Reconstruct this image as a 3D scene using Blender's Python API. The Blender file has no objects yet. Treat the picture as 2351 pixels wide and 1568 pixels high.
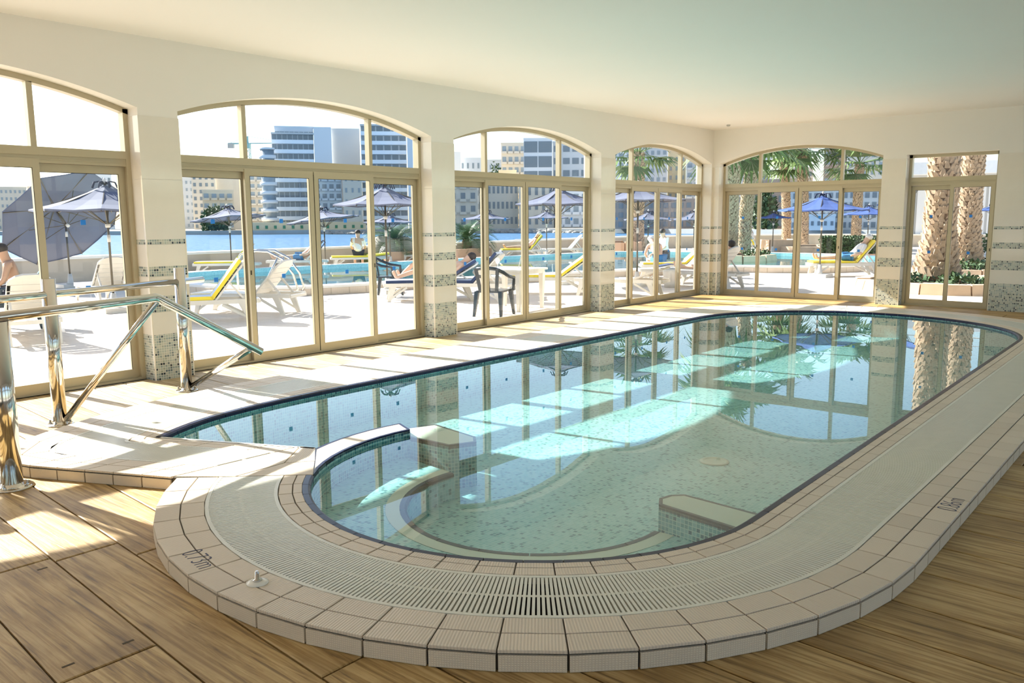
import bpy, bmesh, math, random
from mathutils import Vector, Matrix

# ------------------------------------------------------------------ camera, sky, sun, exposure
SC = bpy.context.scene
COL = SC.collection
IMG_W, IMG_H = 2351.0, 1568.0
FPX = 1906.29
YAW, PIT, ROL = math.radians(49.67578), math.radians(8.36477), math.radians(-0.40855)
CAM = Vector((0.0, -8.13, 1.6))
FWD = Vector((math.sin(YAW) * math.cos(PIT), math.cos(YAW) * math.cos(PIT), -math.sin(PIT)))
_r0 = Vector((math.cos(YAW), -math.sin(YAW), 0)); _u0 = _r0.cross(FWD)
RGT = math.cos(ROL) * _r0 + math.sin(ROL) * _u0
UPV = -math.sin(ROL) * _r0 + math.cos(ROL) * _u0
cd = bpy.data.cameras.new('camera'); cam = bpy.data.objects.new('camera', cd); COL.objects.link(cam)
cd.sensor_fit = 'HORIZONTAL'; cd.sensor_width = 36.0; cd.lens = FPX * 36.0 / IMG_W
cd.clip_start = 0.05; cd.clip_end = 3000
M = Matrix.Identity(4)
for i in range(3):
    M[i][0] = RGT[i]; M[i][1] = UPV[i]; M[i][2] = -FWD[i]; M[i][3] = CAM[i]
cam.matrix_world = M
SC.camera = cam

SUN_DIR = Vector((0.13, -1.0, -0.67)).normalized()      # the way the light travels
world = bpy.data.worlds.new('sky'); SC.world = world; world.use_nodes = True
wn = world.node_tree; bg = wn.nodes['Background']
sky = wn.nodes.new('ShaderNodeTexSky'); sky.sky_type = 'NISHITA'
sky.sun_disc = False; sky.sun_elevation = math.asin(-SUN_DIR.z); sky.sun_rotation = math.atan2(-SUN_DIR.x, -SUN_DIR.y)
sky.dust_density = 1.2; sky.ozone_density = 1.0; sky.air_density = 1.0
wn.links.new(sky.outputs['Color'], bg.inputs['Color']); bg.inputs['Strength'].default_value = 0.23
sd = bpy.data.lights.new('sun', 'SUN'); sd.energy = 13.0; sd.angle = math.radians(0.6); sd.color = (1.0, 0.965, 0.91)
sun = bpy.data.objects.new('sun', sd); COL.objects.link(sun); sun.location = (-5, 40, 30)
sun.rotation_euler = SUN_DIR.to_track_quat('-Z', 'Y').to_euler()
vs = SC.view_settings
vs.view_transform = 'Standard'; vs.look = 'None'; vs.gamma = 1.0; vs.use_curve_mapping = False; vs.exposure = 0.45
try:
    cy = SC.cycles
    cy.use_denoising = True; cy.max_bounces = 10; cy.diffuse_bounces = 5; cy.glossy_bounces = 5
    cy.transparent_max_bounces = 24; cy.transmission_bounces = 6
    cy.sample_clamp_indirect = 6.0; cy.caustics_reflective = False; cy.caustics_refractive = False
except Exception:
    pass
random.seed(7)
PI = math.pi

def ray(u, v):
    return FWD + RGT * ((u - IMG_W / 2) / FPX) - UPV * ((v - IMG_H / 2) / FPX)
def at(u, v, z=0.0):                     # a pixel on the horizontal plane z
    d = ray(u, v); return CAM + d * ((z - CAM.z) / d.z)
def far(u, v, d):                        # a pixel at forward depth d
    return CAM + ray(u, v) * d
def pxsize(p):                           # pixels per metre at p
    return FPX / max(0.2, (Vector(p) - CAM).dot(FWD))

# ------------------------------------------------------------------ mesh helper
class MB:
    def __init__(self):
        self.v = []; self.f = []; self.uv = {}; self.sm = set()
    def quad(self, a, b, c, d, uv=None, smooth=False):
        n = len(self.v); self.v += [tuple(a), tuple(b), tuple(c), tuple(d)]
        self.f.append((n, n + 1, n + 2, n + 3)); k = len(self.f) - 1
        if uv: self.uv[k] = uv
        if smooth: self.sm.add(k)
    def tri(self, a, b, c):
        n = len(self.v); self.v += [tuple(a), tuple(b), tuple(c)]; self.f.append((n, n + 1, n + 2))
    def box(self, x0, x1, y0, y1, z0, z1):
        n = len(self.v)
        self.v += [(x0, y0, z0), (x1, y0, z0), (x1, y1, z0), (x0, y1, z0), (x0, y0, z1), (x1, y0, z1), (x1, y1, z1), (x0, y1, z1)]
        self.f += [(n, n + 3, n + 2, n + 1), (n + 4, n + 5, n + 6, n + 7), (n, n + 1, n + 5, n + 4), (n + 1, n + 2, n + 6, n + 5), (n + 2, n + 3, n + 7, n + 6), (n + 3, n, n + 4, n + 7)]
        return self
    def prism(self, poly, z0, z1, cap_bottom=True):           # convex-ish polygon, counter-clockwise
        n = len(self.v); k = len(poly)
        self.v += [(p[0], p[1], z0) for p in poly] + [(p[0], p[1], z1) for p in poly]
        self.f.append(tuple(range(n + k, n + 2 * k)))
        if cap_bottom: self.f.append(tuple(range(n + k - 1, n - 1, -1)))
        for i in range(k):
            j = (i + 1) % k; self.f.append((n + i, n + j, n + k + j, n + k + i))
        return self
    def hexa(self, b, t):                                     # 4 bottom + 4 top points
        n = len(self.v); self.v += [tuple(p) for p in b] + [tuple(p) for p in t]
        self.f += [(n, n + 3, n + 2, n + 1), (n + 4, n + 5, n + 6, n + 7), (n, n + 1, n + 5, n + 4), (n + 1, n + 2, n + 6, n + 5), (n + 2, n + 3, n + 7, n + 6), (n + 3, n, n + 4, n + 7)]
        return self
    def bar(self, a, b, w, h, up=(0, 0, 1)):                  # rectangular bar from a to b
        a = Vector(a); b = Vector(b); d = (b - a).normalized(); up = Vector(up)
        s = d.cross(up)
        if s.length < 1e-4: s = d.cross(Vector((1, 0, 0)))
        s.normalize(); t = s.cross(d); s *= w / 2; t *= h / 2
        return self.hexa([a - s - t, a + s - t, b + s - t, b - s - t], [a - s + t, a + s + t, b + s + t, b - s + t])
    def tube(self, pts, r, seg=10, cap=True, r2=None):
        pts = [Vector(p) for p in pts]; n0 = len(self.v); k = len(pts); prev = None
        for i, p in enumerate(pts):
            if i == 0: d = pts[1] - p
            elif i == k - 1: d = p - pts[i - 1]
            else: d = (pts[i + 1] - p).normalized() + (p - pts[i - 1]).normalized()
            d.normalize()
            if prev is None:
                s = d.cross(Vector((0, 0, 1)))
                if s.length < 1e-3: s = d.cross(Vector((1, 0, 0)))
            else:
                s = prev - d * prev.dot(d)
            s.normalize(); prev = s; t = d.cross(s)
            rr = r if r2 is None else r + (r2 - r) * i / (k - 1)
            for j in range(seg):
                a = 2 * PI * j / seg; self.v.append(tuple(p + s * (rr * math.cos(a)) + t * (rr * math.sin(a))))
        for i in range(k - 1):
            for j in range(seg):
                j2 = (j + 1) % seg; a = n0 + i * seg
                self.f.append((a + j, a + j2, a + seg + j2, a + seg + j)); self.sm.add(len(self.f) - 1)
        if cap:
            self.f.append(tuple(n0 + j for j in range(seg - 1, -1, -1))); self.f.append(tuple(n0 + (k - 1) * seg + j for j in range(seg)))
        return self
    def lathe(self, prof, seg=20, c=(0, 0, 0), smooth=True):  # prof: (radius, z)
        n0 = len(self.v); k = len(prof)
        for r, z in prof:
            for j in range(seg):
                a = 2 * PI * j / seg; self.v.append((c[0] + r * math.cos(a), c[1] + r * math.sin(a), c[2] + z))
        for i in range(k - 1):
            for j in range(seg):
                j2 = (j + 1) % seg; a = n0 + i * seg
                self.f.append((a + j, a + j2, a + seg + j2, a + seg + j))
                if smooth: self.sm.add(len(self.f) - 1)
        self.f.append(tuple(n0 + j for j in range(seg - 1, -1, -1))); self.f.append(tuple(n0 + (k - 1) * seg + j for j in range(seg)))
        return self
    def sphere(self, c, rx, ry, rz, seg=12, rings=8):
        n0 = len(self.v)
        for i in range(rings + 1):
            t = PI * i / rings
            for j in range(seg):
                a = 2 * PI * j / seg; self.v.append((c[0] + rx * math.sin(t) * math.cos(a), c[1] + ry * math.sin(t) * math.sin(a), c[2] + rz * math.cos(t)))
        for i in range(rings):
            for j in range(seg):
                j2 = (j + 1) % seg; a = n0 + i * seg
                self.f.append((a + j, a + seg + j, a + seg + j2, a + j2)); self.sm.add(len(self.f) - 1)
        return self
    def mesh(self, name, mat):
        me = bpy.data.meshes.new(name); me.from_pydata(self.v, [], self.f)
        if mat is not None: me.materials.append(mat)
        lay = me.uv_layers.new(name='UVMap'); me.update()
        for k, p in enumerate(me.polygons):
            p.use_smooth = k in self.sm
            u = self.uv.get(k); nrm = p.normal
            for j, li in enumerate(p.loop_indices):
                if u: lay.data[li].uv = u[j]
                else:
                    co = me.vertices[me.loops[li].vertex_index].co
                    if abs(nrm.z) >= abs(nrm.x) and abs(nrm.z) >= abs(nrm.y): lay.data[li].uv = (co.x, co.y)
                    elif abs(nrm.y) >= abs(nrm.x): lay.data[li].uv = (co.x, co.z)
                    else: lay.data[li].uv = (co.y, co.z)
        return me
    def build(self, name, mat, parent=None):
        return link(name, self.mesh(name, mat), parent)

def link(name, me, parent=None, loc=None, rotz=None):
    o = bpy.data.objects.new(name, me); COL.objects.link(o)
    if parent is not None: o.parent = parent
    if loc is not None: o.location = loc
    if rotz is not None: o.rotation_euler = (0, 0, rotz)
    return o
def tag(o, label=None, cat=None, group=None, kind=None):
    if label: o['label'] = label
    if cat: o['category'] = cat
    if group: o['group'] = group
    if kind: o['kind'] = kind
    return o
def thing(name, label, cat, loc=(0, 0, 0), rotz=0.0, group=None):
    o = link(name, None, None, loc, rotz); return tag(o, label, cat, group)
def structure(name, loc=(0, 0, 0), rotz=0.0):
    o = link(name, None, None, loc, rotz); o['kind'] = 'structure'; return o
def copy_tree(o, parent=None):
    c = o.copy(); COL.objects.link(c); c.parent = parent
    for ch in list(o.children): copy_tree(ch, c)
    return c

# ------------------------------------------------------------------ materials
def new_mat(name):
    m = bpy.data.materials.new(name); m.use_nodes = True; nt = m.node_tree
    return m, nt, nt.nodes['Principled BSDF']
def N(nt, t, **kw):
    n = nt.nodes.new(t)
    for k, v in kw.items():
        if hasattr(n, k): setattr(n, k, v)
        else: n.inputs[k].default_value = v
    return n
def plain(name, col, rough=0.6, metal=0.0, var=0.06, scale=6.0, bump=0.0, spec=0.5):
    m, nt, b = new_mat(name); L = nt.links
    tc = N(nt, 'ShaderNodeTexCoord'); no = N(nt, 'ShaderNodeTexNoise'); no.inputs['Scale'].default_value = scale; no.inputs['Detail'].default_value = 4
    L.new(tc.outputs['Object'], no.inputs['Vector'])
    mx = N(nt, 'ShaderNodeMixRGB'); mx.inputs[1].default_value = (*[max(0, c * (1 - var)) for c in col], 1); mx.inputs[2].default_value = (*[min(1, c * (1 + var)) for c in col], 1)
    L.new(no.outputs['Fac'], mx.inputs[0]); L.new(mx.outputs[0], b.inputs['Base Color'])
    b.inputs['Roughness'].default_value = rough; b.inputs['Metallic'].default_value = metal; b.inputs['Specular IOR Level'].default_value = spec
    if bump:
        bp = N(nt, 'ShaderNodeBump'); bp.inputs['Strength'].default_value = bump; bp.inputs['Distance'].default_value = 0.01
        L.new(no.outputs['Fac'], bp.inputs['Height']); L.new(bp.outputs[0], b.inputs['Normal'])
    return m
def mosaic(name, pitch, ramp, grout, rough=0.15, gw=0.09, bump=0.4):
    """square glass mosaic on UV metres: ramp = [(position, colour)...]"""
    m, nt, b = new_mat(name); L = nt.links
    uv = N(nt, 'ShaderNodeUVMap'); mp = N(nt, 'ShaderNodeVectorMath', operation='SCALE'); mp.inputs['Scale'].default_value = 1.0 / pitch
    L.new(uv.outputs[0], mp.inputs[0])
    fl = N(nt, 'ShaderNodeVectorMath', operation='FLOOR'); L.new(mp.outputs[0], fl.inputs[0])
    wn_ = N(nt, 'ShaderNodeTexWhiteNoise', noise_dimensions='2D'); L.new(fl.outputs[0], wn_.inputs['Vector'])
    cr = N(nt, 'ShaderNodeValToRGB'); cr.color_ramp.interpolation = 'CONSTANT'
    el = cr.color_ramp.elements; el[0].position = ramp[0][0]; el[0].color = (*ramp[0][1], 1); el[1].position = ramp[1][0]; el[1].color = (*ramp[1][1], 1)
    for p, c in ramp[2:]:
        e = el.new(p); e.color = (*c, 1)
    L.new(wn_.outputs['Value'], cr.inputs[0])
    fr = N(nt, 'ShaderNodeVectorMath', operation='FRACTION'); L.new(mp.outputs[0], fr.inputs[0])
    sx = N(nt, 'ShaderNodeSeparateXYZ'); L.new(fr.outputs[0], sx.inputs[0])
    def edge(o):
        a = N(nt, 'ShaderNodeMath', operation='SUBTRACT'); L.new(o, a.inputs[0]); a.inputs[1].default_value = 0.5
        c = N(nt, 'ShaderNodeMath', operation='ABSOLUTE'); L.new(a.outputs[0], c.inputs[0]); return c.outputs[0]
    mxm = N(nt, 'ShaderNodeMath', operation='MAXIMUM'); L.new(edge(sx.outputs[0]), mxm.inputs[0]); L.new(edge(sx.outputs[1]), mxm.inputs[1])
    gt = N(nt, 'ShaderNodeMath', operation='GREATER_THAN'); L.new(mxm.outputs[0], gt.inputs[0]); gt.inputs[1].default_value = 0.5 - gw
    mix = N(nt, 'ShaderNodeMixRGB'); L.new(gt.outputs[0], mix.inputs[0]); L.new(cr.outputs[0], mix.inputs[1]); mix.inputs[2].default_value = (*grout, 1)
    L.new(mix.outputs[0], b.inputs['Base Color']); b.inputs['Roughness'].default_value = rough
    if bump:
        bp = N(nt, 'ShaderNodeBump', invert=True); bp.inputs['Strength'].default_value = bump; bp.inputs['Distance'].default_value = 0.002
        L.new(gt.outputs[0], bp.inputs['Height']); L.new(bp.outputs[0], b.inputs['Normal'])
    return m
def ribbed(name, col, pitch=0.011, depth=0.35, grid=False, rough=0.45):
    """porcelain tile with a fine anti-slip rib in UV metres"""
    m, nt, b = new_mat(name); L = nt.links
    uv = N(nt, 'ShaderNodeUVMap'); sx = N(nt, 'ShaderNodeSeparateXYZ'); L.new(uv.outputs[0], sx.inputs[0])
    def wave(o):
        a = N(nt, 'ShaderNodeMath', operation='MULTIPLY'); L.new(o, a.inputs[0]); a.inputs[1].default_value = 2 * PI / pitch
        s = N(nt, 'ShaderNodeMath', operation='SINE'); L.new(a.outputs[0], s.inputs[0]); return s.outputs[0]
    h = wave(sx.outputs[0])
    if grid:
        mn = N(nt, 'ShaderNodeMath', operation='MINIMUM'); L.new(h, mn.inputs[0]); L.new(wave(sx.outputs[1]), mn.inputs[1]); h = mn.outputs[0]
    geo = N(nt, 'ShaderNodeNewGeometry'); no = N(nt, 'ShaderNodeTexNoise'); no.inputs['Scale'].default_value = 3.0; no.inputs['Detail'].default_value = 5
    L.new(geo.outputs['Position'], no.inputs['Vector'])
    obj = N(nt, 'ShaderNodeObjectInfo')
    mx = N(nt, 'ShaderNodeMixRGB'); mx.inputs[1].default_value = (*[c * 0.88 for c in col], 1); mx.inputs[2].default_value = (*[min(1, c * 1.07) for c in col], 1)
    ad = N(nt, 'ShaderNodeMath', operation='ADD'); L.new(no.outputs['Fac'], ad.inputs[0]); L.new(obj.outputs['Random'], ad.inputs[1])
    ml = N(nt, 'ShaderNodeMath', operation='MULTIPLY'); L.new(ad.outputs[0], ml.inputs[0]); ml.inputs[1].default_value = 0.5
    L.new(ml.outputs[0], mx.inputs[0])
    m2 = N(nt, 'ShaderNodeMixRGB', blend_type='MULTIPLY'); m2.inputs[0].default_value = 0.22; L.new(mx.outputs[0], m2.inputs[1])
    mr = N(nt, 'ShaderNodeMapRange'); L.new(h, mr.inputs[0]); mr.inputs[1].default_value = -1; mr.inputs[2].default_value = 0.2; mr.inputs[3].default_value = 0.45; mr.inputs[4].default_value = 1.0
    L.new(mr.outputs[0], m2.inputs[2]); L.new(m2.outputs[0], b.inputs['Base Color'])
    b.inputs['Roughness'].default_value = rough
    bp = N(nt, 'ShaderNodeBump'); bp.inputs['Strength'].default_value = depth; bp.inputs['Distance'].default_value = 0.0015
    L.new(h, bp.inputs['Height']); L.new(bp.outputs[0], b.inputs['Normal'])
    return m
def clear(name, ior, tint, rough=0.0, bump=0.0, bscale=3.0, boost=1.0):
    """a thin clear sheet: see-through with a mirror share by Fresnel"""
    m, nt, b = new_mat(name); L = nt.links; nt.nodes.remove(b)
    out = nt.nodes['Material Output']; tr = N(nt, 'ShaderNodeBsdfTransparent'); tr.inputs[0].default_value = (*tint, 1)
    gl = N(nt, 'ShaderNodeBsdfGlossy'); gl.inputs['Roughness'].default_value = rough
    mx = N(nt, 'ShaderNodeMixShader'); geo = N(nt, 'ShaderNodeNewGeometry')
    dt = N(nt, 'ShaderNodeVectorMath', operation='DOT_PRODUCT'); L.new(geo.outputs['Normal'], dt.inputs[0]); L.new(geo.outputs['Incoming'], dt.inputs[1])
    ab = N(nt, 'ShaderNodeMath', operation='ABSOLUTE'); L.new(dt.outputs['Value'], ab.inputs[0])          # the same mirror share from either side
    om = N(nt, 'ShaderNodeMath', operation='SUBTRACT', use_clamp=True); om.inputs[0].default_value = 1.0; L.new(ab.outputs[0], om.inputs[1])
    pw = N(nt, 'ShaderNodeMath', operation='POWER'); L.new(om.outputs[0], pw.inputs[0]); pw.inputs[1].default_value = 5.0
    f0 = ((ior - 1) / (ior + 1)) ** 2
    sc_ = N(nt, 'ShaderNodeMath', operation='MULTIPLY_ADD', use_clamp=True); L.new(pw.outputs[0], sc_.inputs[0]); sc_.inputs[1].default_value = (1 - f0) * boost; sc_.inputs[2].default_value = f0 * boost
    fac = sc_.outputs[0]
    if bump:
        no = N(nt, 'ShaderNodeTexNoise'); no.inputs['Scale'].default_value = bscale; no.inputs['Detail'].default_value = 2
        L.new(geo.outputs['Position'], no.inputs['Vector']); bp = N(nt, 'ShaderNodeBump'); bp.inputs['Strength'].default_value = bump; bp.inputs['Distance'].default_value = 0.02
        L.new(no.outputs['Fac'], bp.inputs['Height']); L.new(bp.outputs[0], gl.inputs['Normal'])
    L.new(fac, mx.inputs[0]); L.new(tr.outputs[0], mx.inputs[1]); L.new(gl.outputs[0], mx.inputs[2]); L.new(mx.outputs[0], out.inputs[0])
    return m
def wood_stamp(name, ca, cb, cc):
    """stamped concrete boards: streaks along Y, worn patches, a different tone per board"""
    m, nt, b = new_mat(name); L = nt.links
    geo = N(nt, 'ShaderNodeNewGeometry'); obj = N(nt, 'ShaderNodeObjectInfo')
    mp = N(nt, 'ShaderNodeMapping'); mp.inputs['Scale'].default_value = (26, 1.1, 1)
    ofs = N(nt, 'ShaderNodeVectorMath', operation='ADD'); L.new(geo.outputs['Position'], ofs.inputs[0])
    cx = N(nt, 'ShaderNodeCombineXYZ'); mu = N(nt, 'ShaderNodeMath', operation='MULTIPLY'); L.new(obj.outputs['Random'], mu.inputs[0]); mu.inputs[1].default_value = 37.0
    L.new(mu.outputs[0], cx.inputs[1]); L.new(cx.outputs[0], ofs.inputs[1]); L.new(ofs.outputs[0], mp.inputs[0])
    n1 = N(nt, 'ShaderNodeTexNoise'); n1.inputs['Scale'].default_value = 1.6; n1.inputs['Detail'].default_value = 6; n1.inputs['Roughness'].default_value = 0.65; n1.inputs['Distortion'].default_value = 0.6
    L.new(mp.outputs[0], n1.inputs['Vector'])
    n2 = N(nt, 'ShaderNodeTexNoise'); n2.inputs['Scale'].default_value = 2.2; n2.inputs['Detail'].default_value = 5; L.new(ofs.outputs[0], n2.inputs['Vector'])
    cr = N(nt, 'ShaderNodeValToRGB'); e = cr.color_ramp.elements
    e[0].position = 0.33; e[0].color = (*ca, 1); e[1].position = 0.60; e[1].color = (*cc, 1); q = e.new(0.46); q.color = (*cb, 1)
    L.new(n1.outputs['Fac'], cr.inputs[0])
    mx = N(nt, 'ShaderNodeMixRGB', blend_type='MULTIPLY'); mx.inputs[0].default_value = 0.75; L.new(cr.outputs[0], mx.inputs[1])
    c2 = N(nt, 'ShaderNodeValToRGB'); c2.color_ramp.elements[0].position = 0.30; c2.color_ramp.elements[0].color = (0.50, 0.42, 0.30, 1); c2.color_ramp.elements[1].position = 0.62; c2.color_ramp.elements[1].color = (1, 1, 1, 1)
    L.new(n2.outputs['Fac'], c2.inputs[0]); L.new(c2.outputs[0], mx.inputs[2]); L.new(mx.outputs[0], b.inputs['Base Color'])
    b.inputs['Roughness'].default_value = 0.5
    bp = N(nt, 'ShaderNodeBump'); bp.inputs['Strength'].default_value = 0.5; bp.inputs['Distance'].default_value = 0.006
    L.new(n1.outputs['Fac'], bp.inputs['Height']); L.new(bp.outputs[0], b.inputs['Normal'])
    return m
def slabs(name, col, grout, sx=0.42, sy=0.42):
    m, nt, b = new_mat(name); L = nt.links
    geo = N(nt, 'ShaderNodeNewGeometry'); br = N(nt, 'ShaderNodeTexBrick'); br.offset = 0.5; br.inputs['Scale'].default_value = 1.0
    br.inputs['Brick Width'].default_value = sx; br.inputs['Row Height'].default_value = sy; br.inputs['Mortar Size'].default_value = 0.006
    br.inputs['Color1'].default_value = (*col, 1); br.inputs['Color2'].default_value = (*[c * 0.93 for c in col], 1); br.inputs['Mortar'].default_value = (*grout, 1)
    L.new(geo.outputs['Position'], br.inputs['Vector']); L.new(br.outputs['Color'], b.inputs['Base Color']); b.inputs['Roughness'].default_value = 0.7
    return m

MT = {}
MT['plaster'] = plain('wall_plaster', (0.85, 0.83, 0.79), 0.8, var=0.02, scale=1.5, spec=0.2)
MT['ceiling'] = plain('ceiling_paint', (0.90, 0.885, 0.885), 0.85, var=0.015, scale=0.8, spec=0.2)
MT['glaze'] = plain('glazed_cream_tile', (0.80, 0.765, 0.70), 0.08, var=0.03, scale=8, spec=0.6)
MT['trim'] = plain('cream_tile_trim', (0.83, 0.79, 0.70), 0.2, var=0.02)
PCOL = [(0.0, (0.42, 0.48, 0.44)), (0.30, (0.50, 0.52, 0.46)), (0.52, (0.30, 0.37, 0.36)), (0.68, (0.36, 0.40, 0.33)), (0.80, (0.13, 0.18, 0.20)), (0.90, (0.02, 0.035, 0.05))]
MT['pillar_mosaic'] = mosaic('pillar_glass_mosaic', 0.0255, PCOL, (0.70, 0.70, 0.64), 0.14, 0.10)
TCOL = [(0.0, (0.26, 0.53, 0.54)), (0.45, (0.34, 0.60, 0.60)), (0.78, (0.23, 0.48, 0.50)), (0.85, (0.085, 0.24, 0.28)), (0.93, (0.14, 0.34, 0.38))]
MT['pool_mosaic'] = mosaic('pool_glass_mosaic', 0.026, TCOL, (0.46, 0.68, 0.67), 0.25, 0.06, 0.0)
WCOL = [(0.0, (0.17, 0.41, 0.44)), (0.45, (0.29, 0.54, 0.55)), (0.70, (0.13, 0.36, 0.38)), (0.86, (0.05, 0.17, 0.22))]
MT['pool_wall'] = mosaic('pool_wall_mosaic', 0.026, WCOL, (0.55, 0.74, 0.68), 0.2, 0.09, 0.0)
MT['tile'] = ribbed('ribbed_porcelain', (0.74, 0.63, 0.50), 0.0125)
MT['curb'] = ribbed('grid_porcelain', (0.80, 0.68, 0.52), 0.0085, 0.3, True)
MT['grout'] = plain('dark_grout', (0.10, 0.085, 0.065), 0.9, var=0.2, scale=20)
MT['slat'] = plain('grating_plastic', (0.73, 0.71, 0.61), 0.35, var=0.05, scale=9)
MT['channel'] = plain('gutter_channel', (0.07, 0.065, 0.055), 0.8)
MT['nosing'] = plain('cobalt_nosing', (0.007, 0.011, 0.045), 0.3, var=0.25, scale=8, spec=0.25)
MT['bench'] = plain('cream_seat_tile', (0.66, 0.68, 0.58), 0.4, var=0.04)
MT['floor_grout'] = plain('floor_joint', (0.085, 0.062, 0.035), 0.9, var=0.2)
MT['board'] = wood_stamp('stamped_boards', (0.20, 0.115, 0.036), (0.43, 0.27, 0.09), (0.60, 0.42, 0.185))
MT['board_lit_tone'] = wood_stamp('stamped_boards_lit_tone', (0.30, 0.205, 0.095), (0.53, 0.395, 0.21), (0.68, 0.545, 0.34))  # same boards in lighter colours, sunlight by the windows painted in
MT['frame'] = plain('champagne_aluminium', (0.50, 0.44, 0.31), 0.38, 0.35, var=0.05, scale=3)
MT['seal'] = plain('black_seal', (0.02, 0.02, 0.018), 0.7)
MT['pane'] = clear('window_glass', 1.45, (0.95, 0.975, 0.965))
MT['water'] = clear('pool_water', 1.33, (0.86, 0.965, 0.955), 0.0, 0.02, 1.6, 1.3)
MT['steel'] = plain('polished_steel', (0.60, 0.58, 0.54), 0.09, 1.0, var=0.03, scale=4)
MT['sticker'] = plain('blue_sticker', (0.02, 0.24, 0.85), 0.5, var=0.02)
MT['ink'] = plain('depth_mark_ink', (0.03, 0.04, 0.10), 0.6)
MT['white_plastic'] = plain('white_resin', (0.62, 0.60, 0.55), 0.4, var=0.03, scale=5)
MT['dark_plastic'] = plain('navy_resin', (0.020, 0.034, 0.05), 0.25, var=0.1)
MT['terrace'] = slabs('terrace_paving', (0.70, 0.60, 0.49), (0.52, 0.43, 0.34))
MT['seawall'] = plain('seawall_concrete', (0.52, 0.46, 0.37), 0.9, var=0.18, scale=1.2, bump=0.2)
MT['cap'] = plain('pale_cap', (0.80, 0.78, 0.72), 0.8)
MT['terracotta'] = plain('terracotta', (0.52, 0.33, 0.21), 0.8, var=0.12, scale=3)
MT['pinkstone'] = plain('planter_stone', (0.62, 0.45, 0.30), 0.85, var=0.2, scale=4, bump=0.4)
MT['fabric'] = plain('faded_navy_canvas', (0.115, 0.13, 0.19), 0.85, var=0.08, scale=2)
MT['fabric_blue'] = plain('blue_canvas', (0.04, 0.085, 0.27), 0.85, var=0.08, scale=2)
MT['navy'] = plain('navy_strap', (0.012, 0.02, 0.06), 0.8)
MT['pole'] = plain('bronze_pole', (0.10, 0.085, 0.06), 0.4, 0.4)
MT['yellow'] = plain('yellow_cushion', (0.78, 0.62, 0.05), 0.8, var=0.08)
MT['bluewhite'] = plain('pale_blue_cushion', (0.62, 0.66, 0.72), 0.8)
MT['blue_towel'] = plain('dark_blue_towel', (0.03, 0.05, 0.12), 0.9, var=0.2)
MT['teal_towel'] = plain('teal_towel', (0.05, 0.34, 0.38), 0.9, var=0.15)
MT['skin'] = plain('skin', (0.62, 0.40, 0.28), 0.6, var=0.05)
MT['skin_tan'] = plain('tanned_skin', (0.42, 0.25, 0.16), 0.6, var=0.05)
MT['hair_dark'] = plain('dark_hair', (0.03, 0.022, 0.018), 0.7)
MT['hair_white'] = plain('white_hair', (0.72, 0.70, 0.66), 0.8)
MT['shirt_white'] = plain('white_shirt', (0.80, 0.80, 0.78), 0.85, var=0.05)
MT['cloth_blue'] = plain('blue_swim_shorts', (0.06, 0.22, 0.42), 0.85, var=0.25, scale=20)
MT['cloth_dark'] = plain('dark_cloth', (0.05, 0.05, 0.07), 0.9)
MT['bark'] = plain('palm_bark', (0.20, 0.13, 0.08), 0.95, var=0.45, scale=7, bump=0.6)
MT['stub'] = plain('palm_leaf_stub', (0.43, 0.32, 0.215), 0.9, var=0.5, scale=11)
MT['frond'] = plain('palm_frond', (0.13, 0.20, 0.05), 0.55, var=0.35, scale=4)
MT['cycad'] = plain('cycad_frond', (0.055, 0.13, 0.035), 0.4, var=0.4, scale=5)
MT['leaf'] = plain('hedge_leaf', (0.045, 0.095, 0.03), 0.6, var=0.5, scale=6)
MT['rock'] = plain('shore_rock', (0.33, 0.31, 0.27), 0.95, var=0.4, scale=0.25, bump=0.5)
MT['quay'] = plain('quay_stone', (0.36, 0.37, 0.36), 0.9, var=0.15, scale=0.2)
MT['limestone'] = plain('limestone', (0.60, 0.52, 0.40), 0.9, var=0.1, scale=0.15)
MT['paleblock'] = plain('pale_facade', (0.70, 0.72, 0.74), 0.85, var=0.05, scale=0.1)  # facade colours kept pale, distance haze painted into them
MT['greyblock'] = plain('grey_facade', (0.55, 0.56, 0.56), 0.85, var=0.06, scale=0.1)
MT['warmblock'] = plain('warm_facade', (0.62, 0.56, 0.47), 0.85, var=0.08, scale=0.1)
MT['brownblock'] = plain('brown_facade', (0.36, 0.29, 0.25), 0.85, var=0.08, scale=0.1)
MT['white_band'] = plain('white_balcony', (0.80, 0.84, 0.88), 0.7)
MT['dark_glass'] = plain('dark_window', (0.16, 0.20, 0.24), 0.15, var=0.3, scale=0.4)  # far window glass lightened, haze put into the colour
MT['mid_glass'] = plain('grey_window', (0.26, 0.31, 0.35), 0.2, var=0.3, scale=0.4)
MT['green_paint'] = plain('green_shutter', (0.04, 0.20, 0.10), 0.6)
MT['boat_house'] = plain('boathouse_wall', (0.66, 0.55, 0.36), 0.9, var=0.06, scale=0.3)
MT['crane'] = plain('crane_steel', (0.22, 0.40, 0.42), 0.5)
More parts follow.
